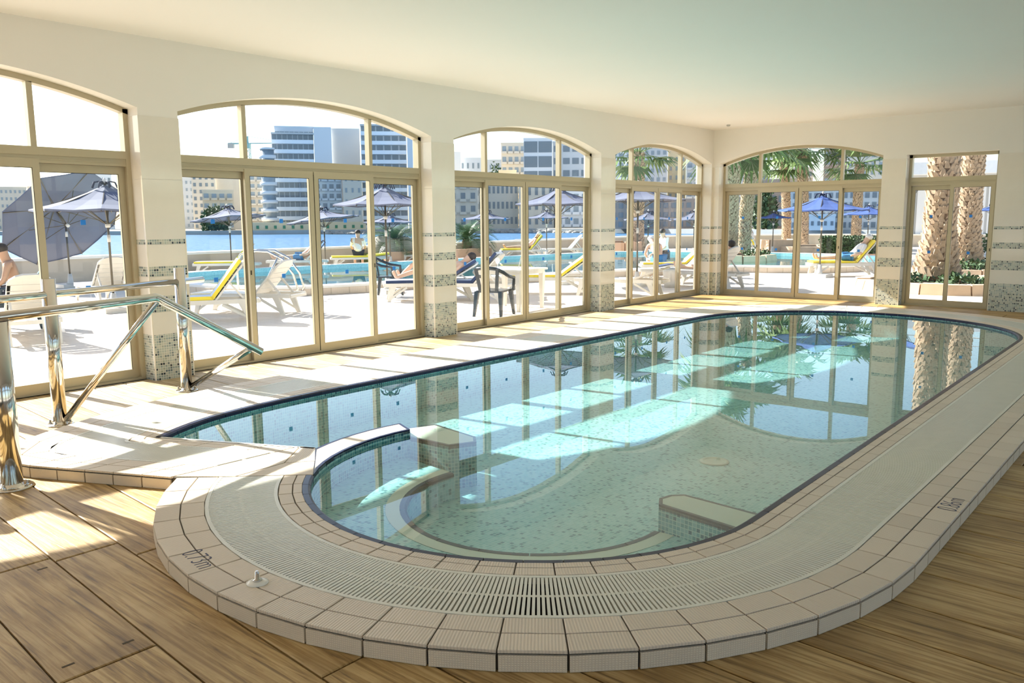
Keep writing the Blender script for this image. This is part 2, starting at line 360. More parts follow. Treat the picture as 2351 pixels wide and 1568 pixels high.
def sea_mat():
    m, nt, b = new_mat('sea_water'); L = nt.links
    geo = N(nt, 'ShaderNodeNewGeometry'); mp = N(nt, 'ShaderNodeMapping'); mp.inputs['Scale'].default_value = (0.5, 0.5, 1); L.new(geo.outputs['Position'], mp.inputs[0])
    no = N(nt, 'ShaderNodeTexNoise'); no.inputs['Scale'].default_value = 1.6; no.inputs['Detail'].default_value = 8; no.inputs['Roughness'].default_value = 0.6; L.new(mp.outputs[0], no.inputs['Vector'])
    cr = N(nt, 'ShaderNodeValToRGB'); e = cr.color_ramp.elements; e[0].position = 0.35; e[0].color = (0.035, 0.10, 0.20, 1); e[1].position = 0.65; e[1].color = (0.09, 0.19, 0.31, 1)
    L.new(no.outputs['Fac'], cr.inputs[0]); L.new(cr.outputs[0], b.inputs['Base Color']); b.inputs['Roughness'].default_value = 0.45; b.inputs['Specular IOR Level'].default_value = 0.12
    bp = N(nt, 'ShaderNodeBump'); bp.inputs['Strength'].default_value = 0.7; bp.inputs['Distance'].default_value = 0.4; L.new(no.outputs['Fac'], bp.inputs['Height']); L.new(bp.outputs[0], b.inputs['Normal'])
    return m
MT['sea'] = sea_mat()

# ------------------------------------------------------------------ the room
ZC = 3.38; T = 0.36; XB = 16.05; YN = -10.6; XW = -4.0
SPR, APX = 2.70, 2.985
WIN_A = [(-3.60, -0.02), (0.40, 3.985), (4.395, 7.945), (8.372, 11.95), (12.385, 15.98)]
WIN_B = (0.13, 3.345); DOOR_B = (3.742, 5.19); DOOR_TOP = 2.69; FILL_WIN_B2 = (6.75, 10.1)  # last opening lies out of view, added for light

def arch_z(s, s0, s1, off=0.0):
    c = (s0 + s1) / 2; hw = (s1 - s0) / 2; sag = APX - SPR
    R = (hw * hw + sag * sag) / (2 * sag); zc = APX - R
    return zc + math.sqrt(max(0, (R - off) ** 2 - (s - c) ** 2))
def wall_mesh(smin, smax, openings):
    mb = MB(); xs = [(smin, 0)]; cuts = []
    def col(a, b, za, zb):
        mb.quad((a, 0, za), (b, 0, zb), (b, 0, ZC + .3), (a, 0, ZC + .3))
        mb.quad((b, T, zb), (a, T, za), (a, T, ZC + .3), (b, T, ZC + .3))
        if za > 0 or zb > 0: mb.quad((a, 0, za), (a, T, za), (b, T, zb), (b, 0, zb), smooth=True)
    p = smin
    for (a, b, rect) in openings:
        col(p, a, 0, 0)
        n = 1 if rect else 28
        zf = (lambda s: DOOR_TOP) if rect else (lambda s: arch_z(s, a, b))
        for i in range(n):
            q0 = a + (b - a) * i / n; q1 = a + (b - a) * (i + 1) / n
            col(q0, q1, zf(q0), zf(q1))
        mb.quad((a, 0, 0), (a, T, 0), (a, T, zf(a)), (a, 0, zf(a))); mb.quad((b, T, 0), (b, 0, 0), (b, 0, zf(b)), (b, T, zf(b)))
        p = b
    col(p, smax, 0, 0)
    mb.quad((smin, 0, 0), (smin, 0, ZC + .3), (smin, T, ZC + .3), (smin, T, 0)); mb.quad((smax, 0, 0), (smax, T, 0), (smax, T, ZC + .3), (smax, 0, ZC + .3))
    return mb
wallA = wall_mesh(XW - .36, XB + T, [(a, b, False) for a, b in WIN_A]).build('wall_left', MT['plaster']); wallA['kind'] = 'structure'
wallB = wall_mesh(0.0, 10.96, [(WIN_B[0], WIN_B[1], False), (DOOR_B[0], DOOR_B[1], True), (FILL_WIN_B2[0], FILL_WIN_B2[1], False)]).build('wall_back', MT['plaster']); wallB['kind'] = 'structure'
wallB.location = (XB, 0, 0); wallB.rotation_euler = (0, 0, -PI / 2)
FILL_WIN_R = [(1.2, 5.0), (5.6, 9.4), (10.0, 13.8), (14.4, 18.2)]; FILL_WIN_F = [(.8, 4.6), (5.4, 9.2)]  # unseen openings added to let fill light in from behind the camera
wr = wall_mesh(0.0, XB - XW, [(a, b, False) for a, b in FILL_WIN_R]).build('wall_right', MT['plaster']); wr['kind'] = 'structure'
wr.location = (XB, YN, 0); wr.rotation_euler = (0, 0, PI)
wf = wall_mesh(0.0, -YN, [(a, b, False) for a, b in FILL_WIN_F]).build('wall_front', MT['plaster']); wf['kind'] = 'structure'
wf.location = (XW, YN, 0); wf.rotation_euler = (0, 0, PI / 2)
o = MB().box(XW - .36, XB + T, YN - .36, T, ZC, ZC + .3).build('ceiling', MT['ceiling']); o['kind'] = 'structure'

SEG = [(0.0, .468, 'm'), (.468, .697, 'c'), (.697, .857, 'm'), (.857, 1.057, 'c'), (1.057, 1.156, 'm'), (1.156, 1.377, 'c'), (1.377, 1.427, 'm'), (1.427, 2.02, 'c'), (2.02, 2.63, 'c')]
def clad(parent, p0, p1, left=True, right=True, dp=0.20):
    th = 0.005
    for (a, b, k) in SEG:
        mb = MB(); h = b - a - (0.002 if k == 'c' else 0)
        mb.box(0, p1 - p0, -th, 0, 0, h)
        if left: mb.box(-th, 0, -th, dp, 0, h)
        if right: mb.box(p1 - p0, p1 - p0 + th, -th, dp, 0, h)
        o = mb.build('mosaic_band' if k == 'm' else 'tile_cladding', MT['pillar_mosaic'] if k == 'm' else MT['glaze'], parent); o.location = (p0, 0, a)
    mb = MB()
    for s, on in ((p0, left), (p1, right)):
        if on:
            w = .011
            mb.box(s - th - .001 if s == p0 else s - w + th, s + w - th if s == p0 else s + th + .001, -th - .0015, w, 0, 1.427)
    if left or right: mb.build('corner_trim', MT['trim'], parent)
pA = [XW] + [x for ab in WIN_A for x in ab] + [XB]
for i in range(0, len(pA), 2): clad(wallA, pA[i], pA[i + 1], i > 0, i < len(pA) - 2)
clad(wallB, 0.006, WIN_B[0], False, True); clad(wallB, WIN_B[1], DOOR_B[0]); clad(wallB, DOOR_B[1], FILL_WIN_B2[0]); clad(wallB, FILL_WIN_B2[1], 10.6, True, False)

# windows and doors: local s along the wall, n outwards, z up
FN0, FN1 = 0.20, 0.30
def glazing(name, parent_loc, rotz, s0, s1, edges, fan, rect=False, ztop=None):
    root = structure(name, parent_loc, rotz); F = MT['frame']
    zt = (lambda s, o=0.0: DOOR_TOP - o) if rect else (lambda s, o=0.0: arch_z(min(max(s, s0), s1), s0, s1, o))
    fw = 0.052
    mb = MB().box(s0, s0 + fw, FN0, FN1, 0, zt(s0)).box(s1 - fw, s1, FN0, FN1, 0, zt(s1))
    n = 1 if rect else 24
    for i in range(n):
        a = s0 + (s1 - s0) * i / n; b = s0 + (s1 - s0) * (i + 1) / n
        mb.hexa([(a, FN0, zt(a) - fw), (b, FN0, zt(b) - fw), (b, FN1, zt(b) - fw), (a, FN1, zt(a) - fw)], [(a, FN0, zt(a)), (b, FN0, zt(b)), (b, FN1, zt(b)), (a, FN1, zt(a))])
    mb.box(s0 + fw, s1 - fw, FN0, FN1, 0, 0.022)
    mb.build('frame', F, root)
    tz0, tz1 = 2.145, 2.29
    mb = MB().box(s0 + fw, s1 - fw, FN0 - .012, FN1, tz0 + .07, tz1).box(s0 + fw, s1 - fw, FN0 + .004, FN1, tz0, tz0 + .07).box(s0 + fw, s1 - fw, FN0 - .004, FN1, tz0 + .03, tz0 + .038)
    mb.build('transom', F, root)
    for s in fan: MB().box(s - .026, s + .026, FN0, FN1 - .02, tz1, zt(s) - fw + .004).build('mullion', F, root)
    fe = [s0 + fw] + [x for s in fan for x in (s - .026, s + .026)] + [s1 - fw]
    for i in range(0, len(fe), 2):
        a, b = fe[i], fe[i + 1]; k = 1 if rect else 10
        mb = MB(); m_ = len(mb.v)
        top = [(b + (a - b) * j / k, .25, zt(b + (a - b) * j / k) - fw) for j in range(k + 1)]
        mb.v += [(a, .25, tz1), (b, .25, tz1)] + top; mb.f.append(tuple(range(len(mb.v))))
        mb.build('pane', MT['pane'], root)
    np_ = len(edges) - 1
    for i in range(np_):
        a, b = edges[i], edges[i + 1]; inner = (0 < i < np_ - 1) or (np_ == 2 and i == 1)
        n0, n1 = (FN0 - .004, FN0 + .038) if inner else (FN0 + .052, FN0 + .092)
        sw = .062; top = tz0 - .002 if not inner else tz0 + .03
        if not inner: a2 = a + (fw if i == 0 else -.02); b2 = b - (fw if i == np_ - 1 else -.02)
        else: a2, b2 = a + (.002 if i else 0), b - .002
        if inner and np_ == 4:
            if i == 1: b2 -= .004
            else: a2 += .004
            if i == 1: a2 -= .03
            else: b2 += .03
        if np_ == 2 and inner: a2 -= .03; b2 -= fw
        g0, g1, z0, z1 = a2 + sw, b2 - sw, .022 + .088, top - .075
        mb = MB().box(a2, g0, n0, n1, .022, top).box(g1, b2, n0, n1, .022, top).box(g0, g1, n0, n1, .022, z0).box(g0, g1, n0, n1, z1, top)
        p = mb.build('door_panel', F, root)
        nm = (n0 + n1) / 2
        q = MB(); q.quad((g0, nm, z0), (g1, nm, z0), (g1, nm, z1), (g0, nm, z1)); q.build('pane', MT['pane'], p)
        for z in (1.60, .965):
            c = (g0 + g1) / 2; MB().box(c - .024, c + .024, nm - .003, nm - .001, z - .024, z + .024).build('sticker', MT['sticker'], p)
        mb = MB()
        sl = .005
        mb.box(g0, g0 + sl, n0 - .0008, n0 + .002, z0, z1).box(g1 - sl, g1, n0 - .0008, n0 + .002, z0, z1).box(g0, g1, n0 - .0008, n0 + .002, z1 - sl, z1)
        mb.build('seal', MT['seal'], p)
        if inner:
            hs = a2 + .02 if i == 1 and np_ == 4 else b2 - .02
            MB().box(hs - .006, hs + .006, n0 - .004, n0, 1.0, 1.05).build('latch', MT['seal'], p)
    if np_ == 4:
        c = edges[2]; MB().box(c - .006, c + .006, FN0 + .004, FN0 + .03, .022, tz0 + .02).build('seal', MT['seal'], root)
    return root
def four(a, b): return [a, a + (b - a) * .247, (a + b) / 2, b - (b - a) * .247, b]
for i, (a, b) in enumerate(WIN_A):
    e = four(a, b); glazing('window_%d' % (i + 1), (0, 0, 0), 0, a, b, e, [e[1], e[3]])
e = four(*WIN_B); glazing('window_6', (XB, 0, 0), -PI / 2, WIN_B[0], WIN_B[1], e, [e[1], e[3]])
e = four(*FILL_WIN_B2); glazing('window_13', (XB, 0, 0), -PI / 2, FILL_WIN_B2[0], FILL_WIN_B2[1], e, [e[1], e[3]])  # out-of-view window, added to brighten the right end of the room
a, b = DOOR_B; glazing('door_1', (XB, 0, 0), -PI / 2, a, b, [a, (a + b) / 2, b], [], True)

for i, (a, b) in enumerate(FILL_WIN_R):  # glazing of the unseen openings added for fill light
    e = four(a, b); glazing('window_%d' % (i + 7), (XB, YN, 0), PI, a, b, e, [e[1], e[3]])
for i, (a, b) in enumerate(FILL_WIN_F):
    e = four(a, b); glazing('window_%d' % (i + 11), (XW, YN, 0), PI / 2, a, b, e, [e[1], e[3]])
# smoke detector
o = thing('smoke_detector', 'small white round smoke detector on the ceiling near the far corner', 'detector', (15.2, -.72, ZC))
MB().lathe([(.05, -.012), (.052, -.002), (.052, 0)], 16).build('base', MT['ceiling'], o)
MB().lathe([(.024, -.042), (.036, -.034), (.038, -.012)], 16).build('sensor_head', plain('detector_grey', (.45, .45, .42), .5), o)

# ------------------------------------------------------------------ pool plan (metres)
H = 0.083; ZW = 0.043; ZF = -0.30
LC = (3.85, -5.06); LR = 1.36; LRO = 2.17
ST = []                                                   # stations (inner, outer) around the pool
def put(i, o): ST.append((Vector(i), Vector(o)))
for k in range(0, 40):
    t = math.radians(133.5 + (270 - 133.5) * k / 40.0); put((LC[0] + LR * math.cos(t), LC[1] + LR * math.sin(t)), (LC[0] + LRO * math.cos(t), LC[1] + LRO * math.sin(t)))
RC = (11.70, -4.2); RR = 2.125
for k in range(0, 33):
    s = k / 33.0; x = LC[0] + (RC[0] - LC[0]) * s; put((x, -6.42 + .095 * s), (x, -7.23 + .01 * s))
for k in range(0, 48):
    s = k / 48.0; t = -PI / 2 + PI * s; ro = RR + .895 + .08 * s; put((RC[0] + RR * math.cos(t), RC[1] + RR * math.sin(t)), (RC[0] + ro * math.cos(t), RC[1] + ro * math.sin(t)))
for k in range(0, 30):
    s = k / 30.0; x = RC[0] + (4.6 - RC[0]) * s; put((x, -2.075), (x, -1.10 - .01 * s))
def smooth_pts(P, n):
    P = [Vector(p) for p in P]; out = []
    for i in range(len(P) - 1):
        p0 = P[max(0, i - 1)]; p1 = P[i]; p2 = P[i + 1]; p3 = P[min(len(P) - 1, i + 2)]
        for k in range(n):
            t = k / n; out.append(.5 * ((2 * p1) + (p2 - p0) * t + (2 * p0 - 5 * p1 + 4 * p2 - p3) * t * t + (3 * p1 - p0 - 3 * p2 + p3) * t ** 3))
    return out
ia = smooth_pts([(4.6, -2.075), (4.0, -2.10), (3.42, -2.19), (3.07, -2.32), (2.79, -2.48)], 4)
oa = smooth_pts([(4.6, -1.11), (3.85, -1.18), (3.12, -1.32), (2.61, -1.53), (2.16, -1.76)], 4)
for p, q in zip(ia, oa): put(p, q)
for q in smooth_pts([(2.16, -1.76), (1.90, -1.97), (1.79, -2.22), (1.88, -2.47)], 3): put((2.785, -2.485), q)
for k in range(0, 9):
    s = k / 8.0; put((2.785 + (3.25 - 2.785) * s, -2.485 + (-3.47 + 2.485) * s), (1.88 + (2.345 - 1.88) * s, -2.47 + (-3.44 + 2.47) * s))
NS = len(ST)
# arc length along the mid line
CUM = [0.0]
for k in range(1, NS):
    a = (ST[k][0] + ST[k][1]) / 2; b = (ST[k - 1][0] + ST[k - 1][1]) / 2
    CUM.append(CUM[-1] + (a - b).length)
LEN = CUM[-1]
def station(s):
    s = min(max(s, 0), LEN); lo, hi = 0, NS - 1
    while hi - lo > 1:
        m_ = (lo + hi) // 2
        if CUM[m_] <= s: lo = m_
        else: hi = m_
    t = (s - CUM[lo]) / max(1e-9, CUM[hi] - CUM[lo])
    return ST[lo][0].lerp(ST[hi][0], t), ST[lo][1].lerp(ST[hi][1], t)
def on(s, f):
    i, o_ = station(s); p = i.lerp(o_, f); return p
F_N, F_R1, F_G0, F_G1, F_R2 = .050, .118, .215, .690, .842     # nosing, tile joint, grating edges, tile joint

# ------------------------------------------------------------------ floor of stamped boards
floor = structure('floor')
mid = [on(LEN * k / 260.0, .5) for k in range(261)]
mid += [Vector((3.0, -3.62))]
bm = bmesh.new()
def loop(bm, pts, z):
    vs_ = [bm.verts.new((p[0], p[1], z)) for p in pts]; return [bm.edges.new((vs_[i], vs_[(i + 1) % len(vs_)])) for i in range(len(vs_))]
ed = loop(bm, [(XW, YN), (XB, YN), (XB, .2), (XW, .2)], -.012) + loop(bm, mid, -.012)
bmesh.ops.triangle_fill(bm, use_beauty=True, use_dissolve=False, edges=ed)
for f_ in bm.faces:
    if f_.normal.z < 0: f_.normal_flip()
me = bpy.data.meshes.new('joint_bed'); bm.to_mesh(me); bm.free(); me.materials.append(MT['floor_grout'])
link('joint_bed', me, floor)
def crossings(pts, x):
    ys = []
    for k in range(len(pts)):
        a, b = pts[k], pts[(k + 1) % len(pts)]
        if (a[0] - x) * (b[0] - x) < 0: ys.append(a[1] + (b[1] - a[1]) * (x - a[0]) / (b[0] - a[0]))
    return ys
innerL = [p[0] for p in ST]; outerL = [p[1] for p in ST]
def hole(x0, x1):
    ins = [y for k in range(7) for y in crossings(innerL, x0 + (x1 - x0) * k / 6)]
    if not ins: return None
    ous = [crossings(outerL, x0 + (x1 - x0) * k / 6) for k in range(7)]
    lo = max(min(y) for y in ous if y); hi = min(max(y) for y in ous if y)
    return ((min(ins) + lo) / 2, (max(ins) + hi) / 2)
SLOPE = 0.07                                             # boards run a few degrees off the wall
def board_piece(x0, x1, ya, yb):
    g = .004; ya += g; yb -= g
    def X(x, y): return x + SLOPE * (y + 4.0) * .9
    P = [(X(x0 + g, ya), ya), (X(x1 - g, ya), ya), (X(x1 - g, yb), yb), (X(x0 + g, yb), yb)]
    c = .006
    mb = MB().prism(P, -.012, -.003)
    Q = [(P[0][0] + c, ya + c), (P[1][0] - c, ya + c), (P[2][0] - c, yb - c), (P[3][0] + c, yb - c)]
    mb.hexa([(*p, -.0035) for p in P], [(*p, 0.0) for p in Q])
    o = mb.build('plank', MT['board_lit_tone' if ya > -1.9 else 'board'], floor)  # window-side boards get the colours with sunlight painted in
    if abs(x0 - 1.10) < .01 and abs(ya + 5.156) < .01:
        for yy in (ya + .10, yb - .10):
            for xx in (x0 + .07, x1 - .07): MB().box(X(xx, yy) - .022, X(xx, yy) + .022, yy - .006, yy + .006, -.002, .0008).build('lift_slot', MT['floor_grout'], o)
    return o
rb = random.Random(3)
xs = [1.10 - .36 * k for k in range(5, 0, -1)] + [1.10, 1.46, 1.76]
while xs[-1] < 15.6: xs.append(xs[-1] + rb.choice([.30, .33, .36, .38]))
xs.append(XB + .9)
def split(x0, x1, ya, yb, cutlist=None):
    ys = [ya]
    if cutlist: ys += [y for y in sorted(cutlist) if ya + .1 < y < yb - .1]
    else:
        y = ya + rb.uniform(.5, 2.4)
        while y < yb - .4: ys.append(y); y += rb.uniform(1.5, 2.6)
    if yb > 0 and len(ys) > 1 and not cutlist and ys[-1] > -1.6: ys.pop()
    ys.append(yb)
    for p, q in zip(ys[:-1], ys[1:]): board_piece(x0, x1, p, q)
for x0, x1 in zip(xs[:-1], xs[1:]):
    dx = lambda y: SLOPE * (y + 4.0) * .9
    hb = None
    # the pool opening seen in the slanted board's own frame
    e0, e1 = x0 - .12, x1 + .12
    hb = hole(max(e0, 1.0), e1)
    if hb and e1 < 2.78:
        ins_ = [y for k in range(7) for y in crossings(innerL, e0 + (e1 - e0) * k / 6)]; hb = (min(ins_) - .3, max(ins_) + .3)
    cuts = [-5.16, -3.96, -2.2, -8.3] if abs(x0 - 1.10) < .01 else ([-4.38, -6.6, -2.9, -1.0] if abs(x0 - .74) < .01 else ([-4.02, -2.6, -1.2, -7.7] if abs(x0 - 1.46) < .01 else None))
    x1c = min(x1, XB + .4)
    if hb: split(x0, x1c, YN + .05, hb[0], cuts); split(x0, x1c, hb[1], .17, cuts)
    else: split(x0, x1c, YN + .05, .17, cuts)

# ------------------------------------------------------------------ the indoor pool
pool = thing('swimming_pool', 'indoor pool lined with teal mosaic inside a raised cream tiled surround', 'pool')
def strip(mb, f0, f1, z, n=300, z2=None):
    for k in range(n):
        a, b = LEN * k / n, LEN * (k + 1) / n
        p, q, r_, s_ = on(a, f0), on(b, f0), on(b, f1), on(a, f1)
        mb.quad((*p, z), (*s_, z), (*r_, z), (*q, z))
def wall_strip(mb, f, z0, z1, n=300, out=True, a0=0.0, a1=None):
    a1 = LEN if a1 is None else a1
    for k in range(n):
        a, b = a0 + (a1 - a0) * k / n, a0 + (a1 - a0) * (k + 1) / n; p, q = on(a, f), on(b, f)
        if out: mb.quad((*p, z0), (*q, z0), (*q, z1), (*p, z1), [(a, z0), (b, z0), (b, z1), (a, z1)])
        else: mb.quad((*q, z0), (*p, z0), (*p, z1), (*q, z1), [(b, z0), (a, z0), (a, z1), (b, z1)])
mb = MB(); zb = H - .006
strip(mb, .003, F_G0, zb); strip(mb, F_G1, .978, zb); wall_strip(mb, .978, -.011, zb)
FILL = [(3.25, -3.47), (2.36, -3.445), (2.366, -3.478), (2.914, -4.074), (3.30, -3.58)]
mb.prism(FILL, -.01, zb)
for f in (on(LEN, 0), on(0, 0)): pass
mb.build('surround_body', MT['grout'], pool)
mb = MB(); strip(mb, F_G0, F_G1, H - .075); wall_strip(mb, F_G0, H - .075, zb); wall_strip(mb, F_G1, H - .075, zb, out=False)
mb.build('gutter_channel', MT['channel'], pool)

def tile_quad(s0, s1, f0, f1, g=.0032):
    sm = (s0 + s1) / 2; w = (on(sm, 1) - on(sm, 0)).length
    l0 = (on(s1, f0) - on(s0, f0)).length; l1 = (on(s1, f1) - on(s0, f1)).length; gf = g / w
    def inset(s_a, s_b, f, L_):
        p, q = on(s_a, f), on(s_b, f); t = min(.3, g / max(L_, .02)); return p.lerp(q, t), q.lerp(p, t)
    a, b = inset(s0, s1, f0 + gf, l0); d, c = inset(s0, s1, f1 - gf, l1)
    return a, b, c, d
def tile_mesh(quads, z0, z1, uvrot=True, bev=.003):
    mb = MB()
    for (a, b, c, d) in quads:
        m_ = (a + b + c + d) / 4; ax = (b - a) + (c - d); ax = ax.normalized() if ax.length > 1e-6 else Vector((1, 0)); ay = Vector((-ax.y, ax.x))
        top = [p + (m_ - p).normalized() * bev for p in (a, b, c, d)]
        n = len(mb.v)
        mb.v += [(*p, z0) for p in (a, b, c, d)] + [(*p, z1 - bev * .7) for p in (a, b, c, d)] + [(*p, z1) for p in top]
        order = 1 if (b - a).cross(d - a) > 0 else -1
        def F(*i):
            i = [n + k for k in i]; mb.f.append(tuple(i if order > 0 else i[::-1]))
            mb.uv[len(mb.f) - 1] = [((Vector(mb.v[k][:2]) - m_).dot(ax), (Vector(mb.v[k][:2]) - m_).dot(ay)) for k in mb.f[-1]]
        F(8, 9, 10, 11)
        for k in range(4): F(k, (k + 1) % 4, 4 + (k + 1) % 4, 4 + k); F(4 + k, 4 + (k + 1) % 4, 8 + (k + 1) % 4, 8 + k)
    return mb
NT = int(round(LEN / .208)); TL = LEN / NT
cand = []
for k in range(NT):
    for f0, f1 in ((F_N, F_R1), (F_R1, F_G0), (F_G1, F_R2), (F_R2, 1.0)):
        q = tile_quad(k * TL, (k + 1) * TL, f0, f1); c = (q[0] + q[1] + q[2] + q[3]) / 4
        sc = pxsize((c.x, c.y, H)); vis = sc * sc * (1.6 - H) / max(.5, (Vector((c.x, c.y, H)) - CAM).length)
        infr = (Vector((c.x, c.y, H)) - CAM); u_ = infr.dot(RGT) / infr.dot(FWD) * FPX
        if abs(u_) > IMG_W / 2 + 60: vis *= .01
        cand.append((vis, q))
for q in (((2.366, -3.450), (3.245, -3.475), (2.95, -3.72), (2.60, -3.73)), ((3.25, -3.478), (3.295, -3.58), (3.10, -3.84), (2.955, -3.725)), ((2.61, -3.74), (2.95, -3.73), (3.095, -3.845), (2.918, -4.066))):
    cand.append((1e9, [Vector(p) for p in q]))
cand.sort(key=lambda t: -t[0])
TZ = H
for _, q in cand[:300]: tile_mesh([q], H - .012, TZ).build('tile', MT['tile'], pool)
o = tile_mesh([q for _, q in cand[300:]], H - .012, TZ).build('surround_tiles', MT['tile'], pool); o['kind'] = 'stuff'
# curb tiles on the outer face
for k in range(NT):
    p0, p1 = on(k * TL, 1.0), on((k + 1) * TL, 1.0); i0 = on((k + .5) * TL, 0)
    d = (p1 - p0); L_ = d.length
    if L_ < .05: continue
    d.normalize(); nrm = Vector((d.y, -d.x))
    if nrm.dot((p0 + p1) / 2 - i0) < 0: nrm = -nrm
    g = .005; a = p0 + d * g; b = p1 - d * g; t = .012
    mb = MB(); z0, z1 = .002, H - .019
    B_ = [(*(a - nrm * t), z0), (*(b - nrm * t), z0), (*b, z0), (*a, z0)]; T_ = [(*(a - nrm * t), z1), (*(b - nrm * t), z1), (*b, z1), (*a, z1)]
    mb.hexa(B_, T_); mb.build('curb_tile', MT['curb'], pool)
# cobalt nosing pieces along the water's edge (the entry side is edged in cream)
s_corner = next(CUM[k] for k in range(NS) if (ST[k][0] - Vector((2.785, -2.485))).length < .03 and k > 60)
NN = int(s_corner / .23); NL = s_corner / NN
def nose_mesh(pts_i, pts_o, zt, zb_):
    mb = MB(); n = len(pts_i)
    for k in range(n - 1):
        a, b = pts_i[k], pts_i[k + 1]; c, d = pts_o[k + 1], pts_o[k]; e0 = a.lerp(d, .3); e1 = b.lerp(c, .3)
        mb.quad((*e0, zt), (*d, zt), (*c, zt), (*e1, zt)); mb.quad((*a, zt - .009), (*e0, zt), (*e1, zt), (*b, zt - .009)); mb.quad((*a, zb_), (*a, zt - .009), (*b, zt - .009), (*b, zb_))
    for k in (0, n - 1):
        a = pts_i[k]; d = pts_o[k]; mb.quad((*a, zb_), (*d, zb_), (*d, zt), (*a, zt - .009))
    return mb
for k in range(NN):
    s0, s1 = k * NL + .003, (k + 1) * NL - .003
    ii = [on(s0 + (s1 - s0) * j / 4, -.006) for j in range(5)]; oo = [on(s0 + (s1 - s0) * j / 4, F_N) for j in range(5)]
    nose_mesh(ii, oo, H - .001, H - .034).build('nosing_tile', MT['nosing'], pool)
ii = [Vector((2.785, -2.485)).lerp(Vector((3.30, -3.58)), j / 6) for j in range(7)]; nrm = Vector((-.903, -.43)) * .034
nose_mesh(ii, [p + nrm for p in ii], H, H - .034).build('entry_lip', MT['trim'], pool)
# basin
basin = [p for p in innerL] + [Vector((3.30, -3.58))]
mb = MB(); wall_strip(mb, 0.0, ZF, H - .008, out=False)
for p, q in ((innerL[-1], Vector((3.30, -3.58))), (Vector((3.30, -3.58)), innerL[0])):
    L_ = (q - p).length; mb.quad((*q, ZF), (*p, ZF), (*p, H - .02), (*q, H - .02), [(L_, ZF), (0, ZF), (0, H), (L_, H)])
mb.build('basin_wall', MT['pool_wall'], pool)
def flat(name, pts, z, mat, parent):
    bm = bmesh.new(); es = loop(bm, pts, z); bmesh.ops.triangle_fill(bm, use_beauty=True, edges=es)
    uvl = bm.loops.layers.uv.new('UVMap')
    for f_ in bm.faces:
        f_.normal_update()
        if f_.normal.z < 0: f_.normal_flip()
        for l in f_.loops: l[uvl].uv = (l.vert.co.x, l.vert.co.y)
    me = bpy.data.meshes.new(name); bm.to_mesh(me); bm.free(); me.materials.append(mat); return link(name, me, parent)
clean = [basin[0]]
for p in basin[1:]:
    if (p - clean[-1]).length > .01: clean.append(p)
flat('basin_floor', clean, ZF, MT['pool_mosaic'], pool)
water = flat('pool_water', clean, ZW, MT['water'], None)
tag(water, 'still clear water filling the indoor pool', 'water', kind='stuff')
c = at(1640, 1060, ZF); o = MB().lathe([(.115, ZF), (.115, ZF + .006), (.085, ZF + .009), (.08, ZF + .004)], 24, (c.x, c.y, 0)).build('floor_drain', MT['bench'], pool)
# curved divider and the two stub walls
def arc(r, t0, t1, n): return [Vector((LC[0] + r * math.cos(math.radians(t0 + (t1 - t0) * k / n)), LC[1] + r * math.sin(math.radians(t0 + (t1 - t0) * k / n)))) for k in range(n + 1)]
def island(name, poly, ztop, edge_in=.042, top_mat='tile', dark=True):
    """a wall in the water: mosaic sides, cream top, cobalt edge pieces"""
    k = len(poly); mb = MB(); s = 0
    for i in range(k):
        a, b = poly[i], poly[(i + 1) % k]; L_ = (b - a).length
        mb.quad((*a, ZF), (*b, ZF), (*b, ztop - .012), (*a, ztop - .012), [(s, ZF), (s + L_, ZF), (s + L_, ztop), (s, ztop)]); s += L_
    o = mb.build(name, MT['pool_wall'], pool)
    c = sum(poly, Vector((0, 0))) / k
    ins = []
    for i in range(k):
        p0, p1, p2 = poly[i - 1], poly[i], poly[(i + 1) % k]
        n1 = Vector((-(p1 - p0).y, (p1 - p0).x)).normalized(); n2 = Vector((-(p2 - p1).y, (p2 - p1).x)).normalized(); m_ = n1 + n2
        m_ = m_ / max(.35, m_.length_squared) * 2 if m_.length > 1e-6 else n1
        ins.append(p1 + m_ * edge_in * .5 * 1.0 if False else p1 + m_ * (edge_in / 2))
    mb = MB(); mb.prism(ins, ztop - .014, ztop - .001); mb.build('top_tile', MT[top_mat], o)
    for i in range(k):
        a, b = poly[i], poly[(i + 1) % k]; c_, d_ = ins[(i + 1) % k], ins[i]
        if (b - a).length < .02: continue
        dd = (b - a).normalized() * .002
        MB().hexa([(*(a + dd), ztop - .03), (*(b - dd), ztop - .03), (*c_, ztop - .03), (*d_, ztop - .03)], [(*(a + dd), ztop), (*(b - dd), ztop), (*c_, ztop), (*d_, ztop)]).build('nosing_tile', MT['nosing'], o)
    return o
po = arc(1.57, 80, 112, 6); pi_ = arc(1.36, 133, 82, 9)
island('divider_wall', po + pi_, H - .002)
island('divider_end', [Vector(p) for p in ((4.03, -3.70), (4.05, -4.10), (4.24, -4.19), (4.34, -4.09), (4.42, -3.59), (4.20, -3.50))], .026, top_mat='bench')
island('seat_end_wall', [Vector(p) for p in ((3.82, -6.42), (4.10, -6.42), (4.14, -5.91), (4.08, -5.85), (3.99, -5.83), (3.90, -5.88))], .030, top_mat='bench')
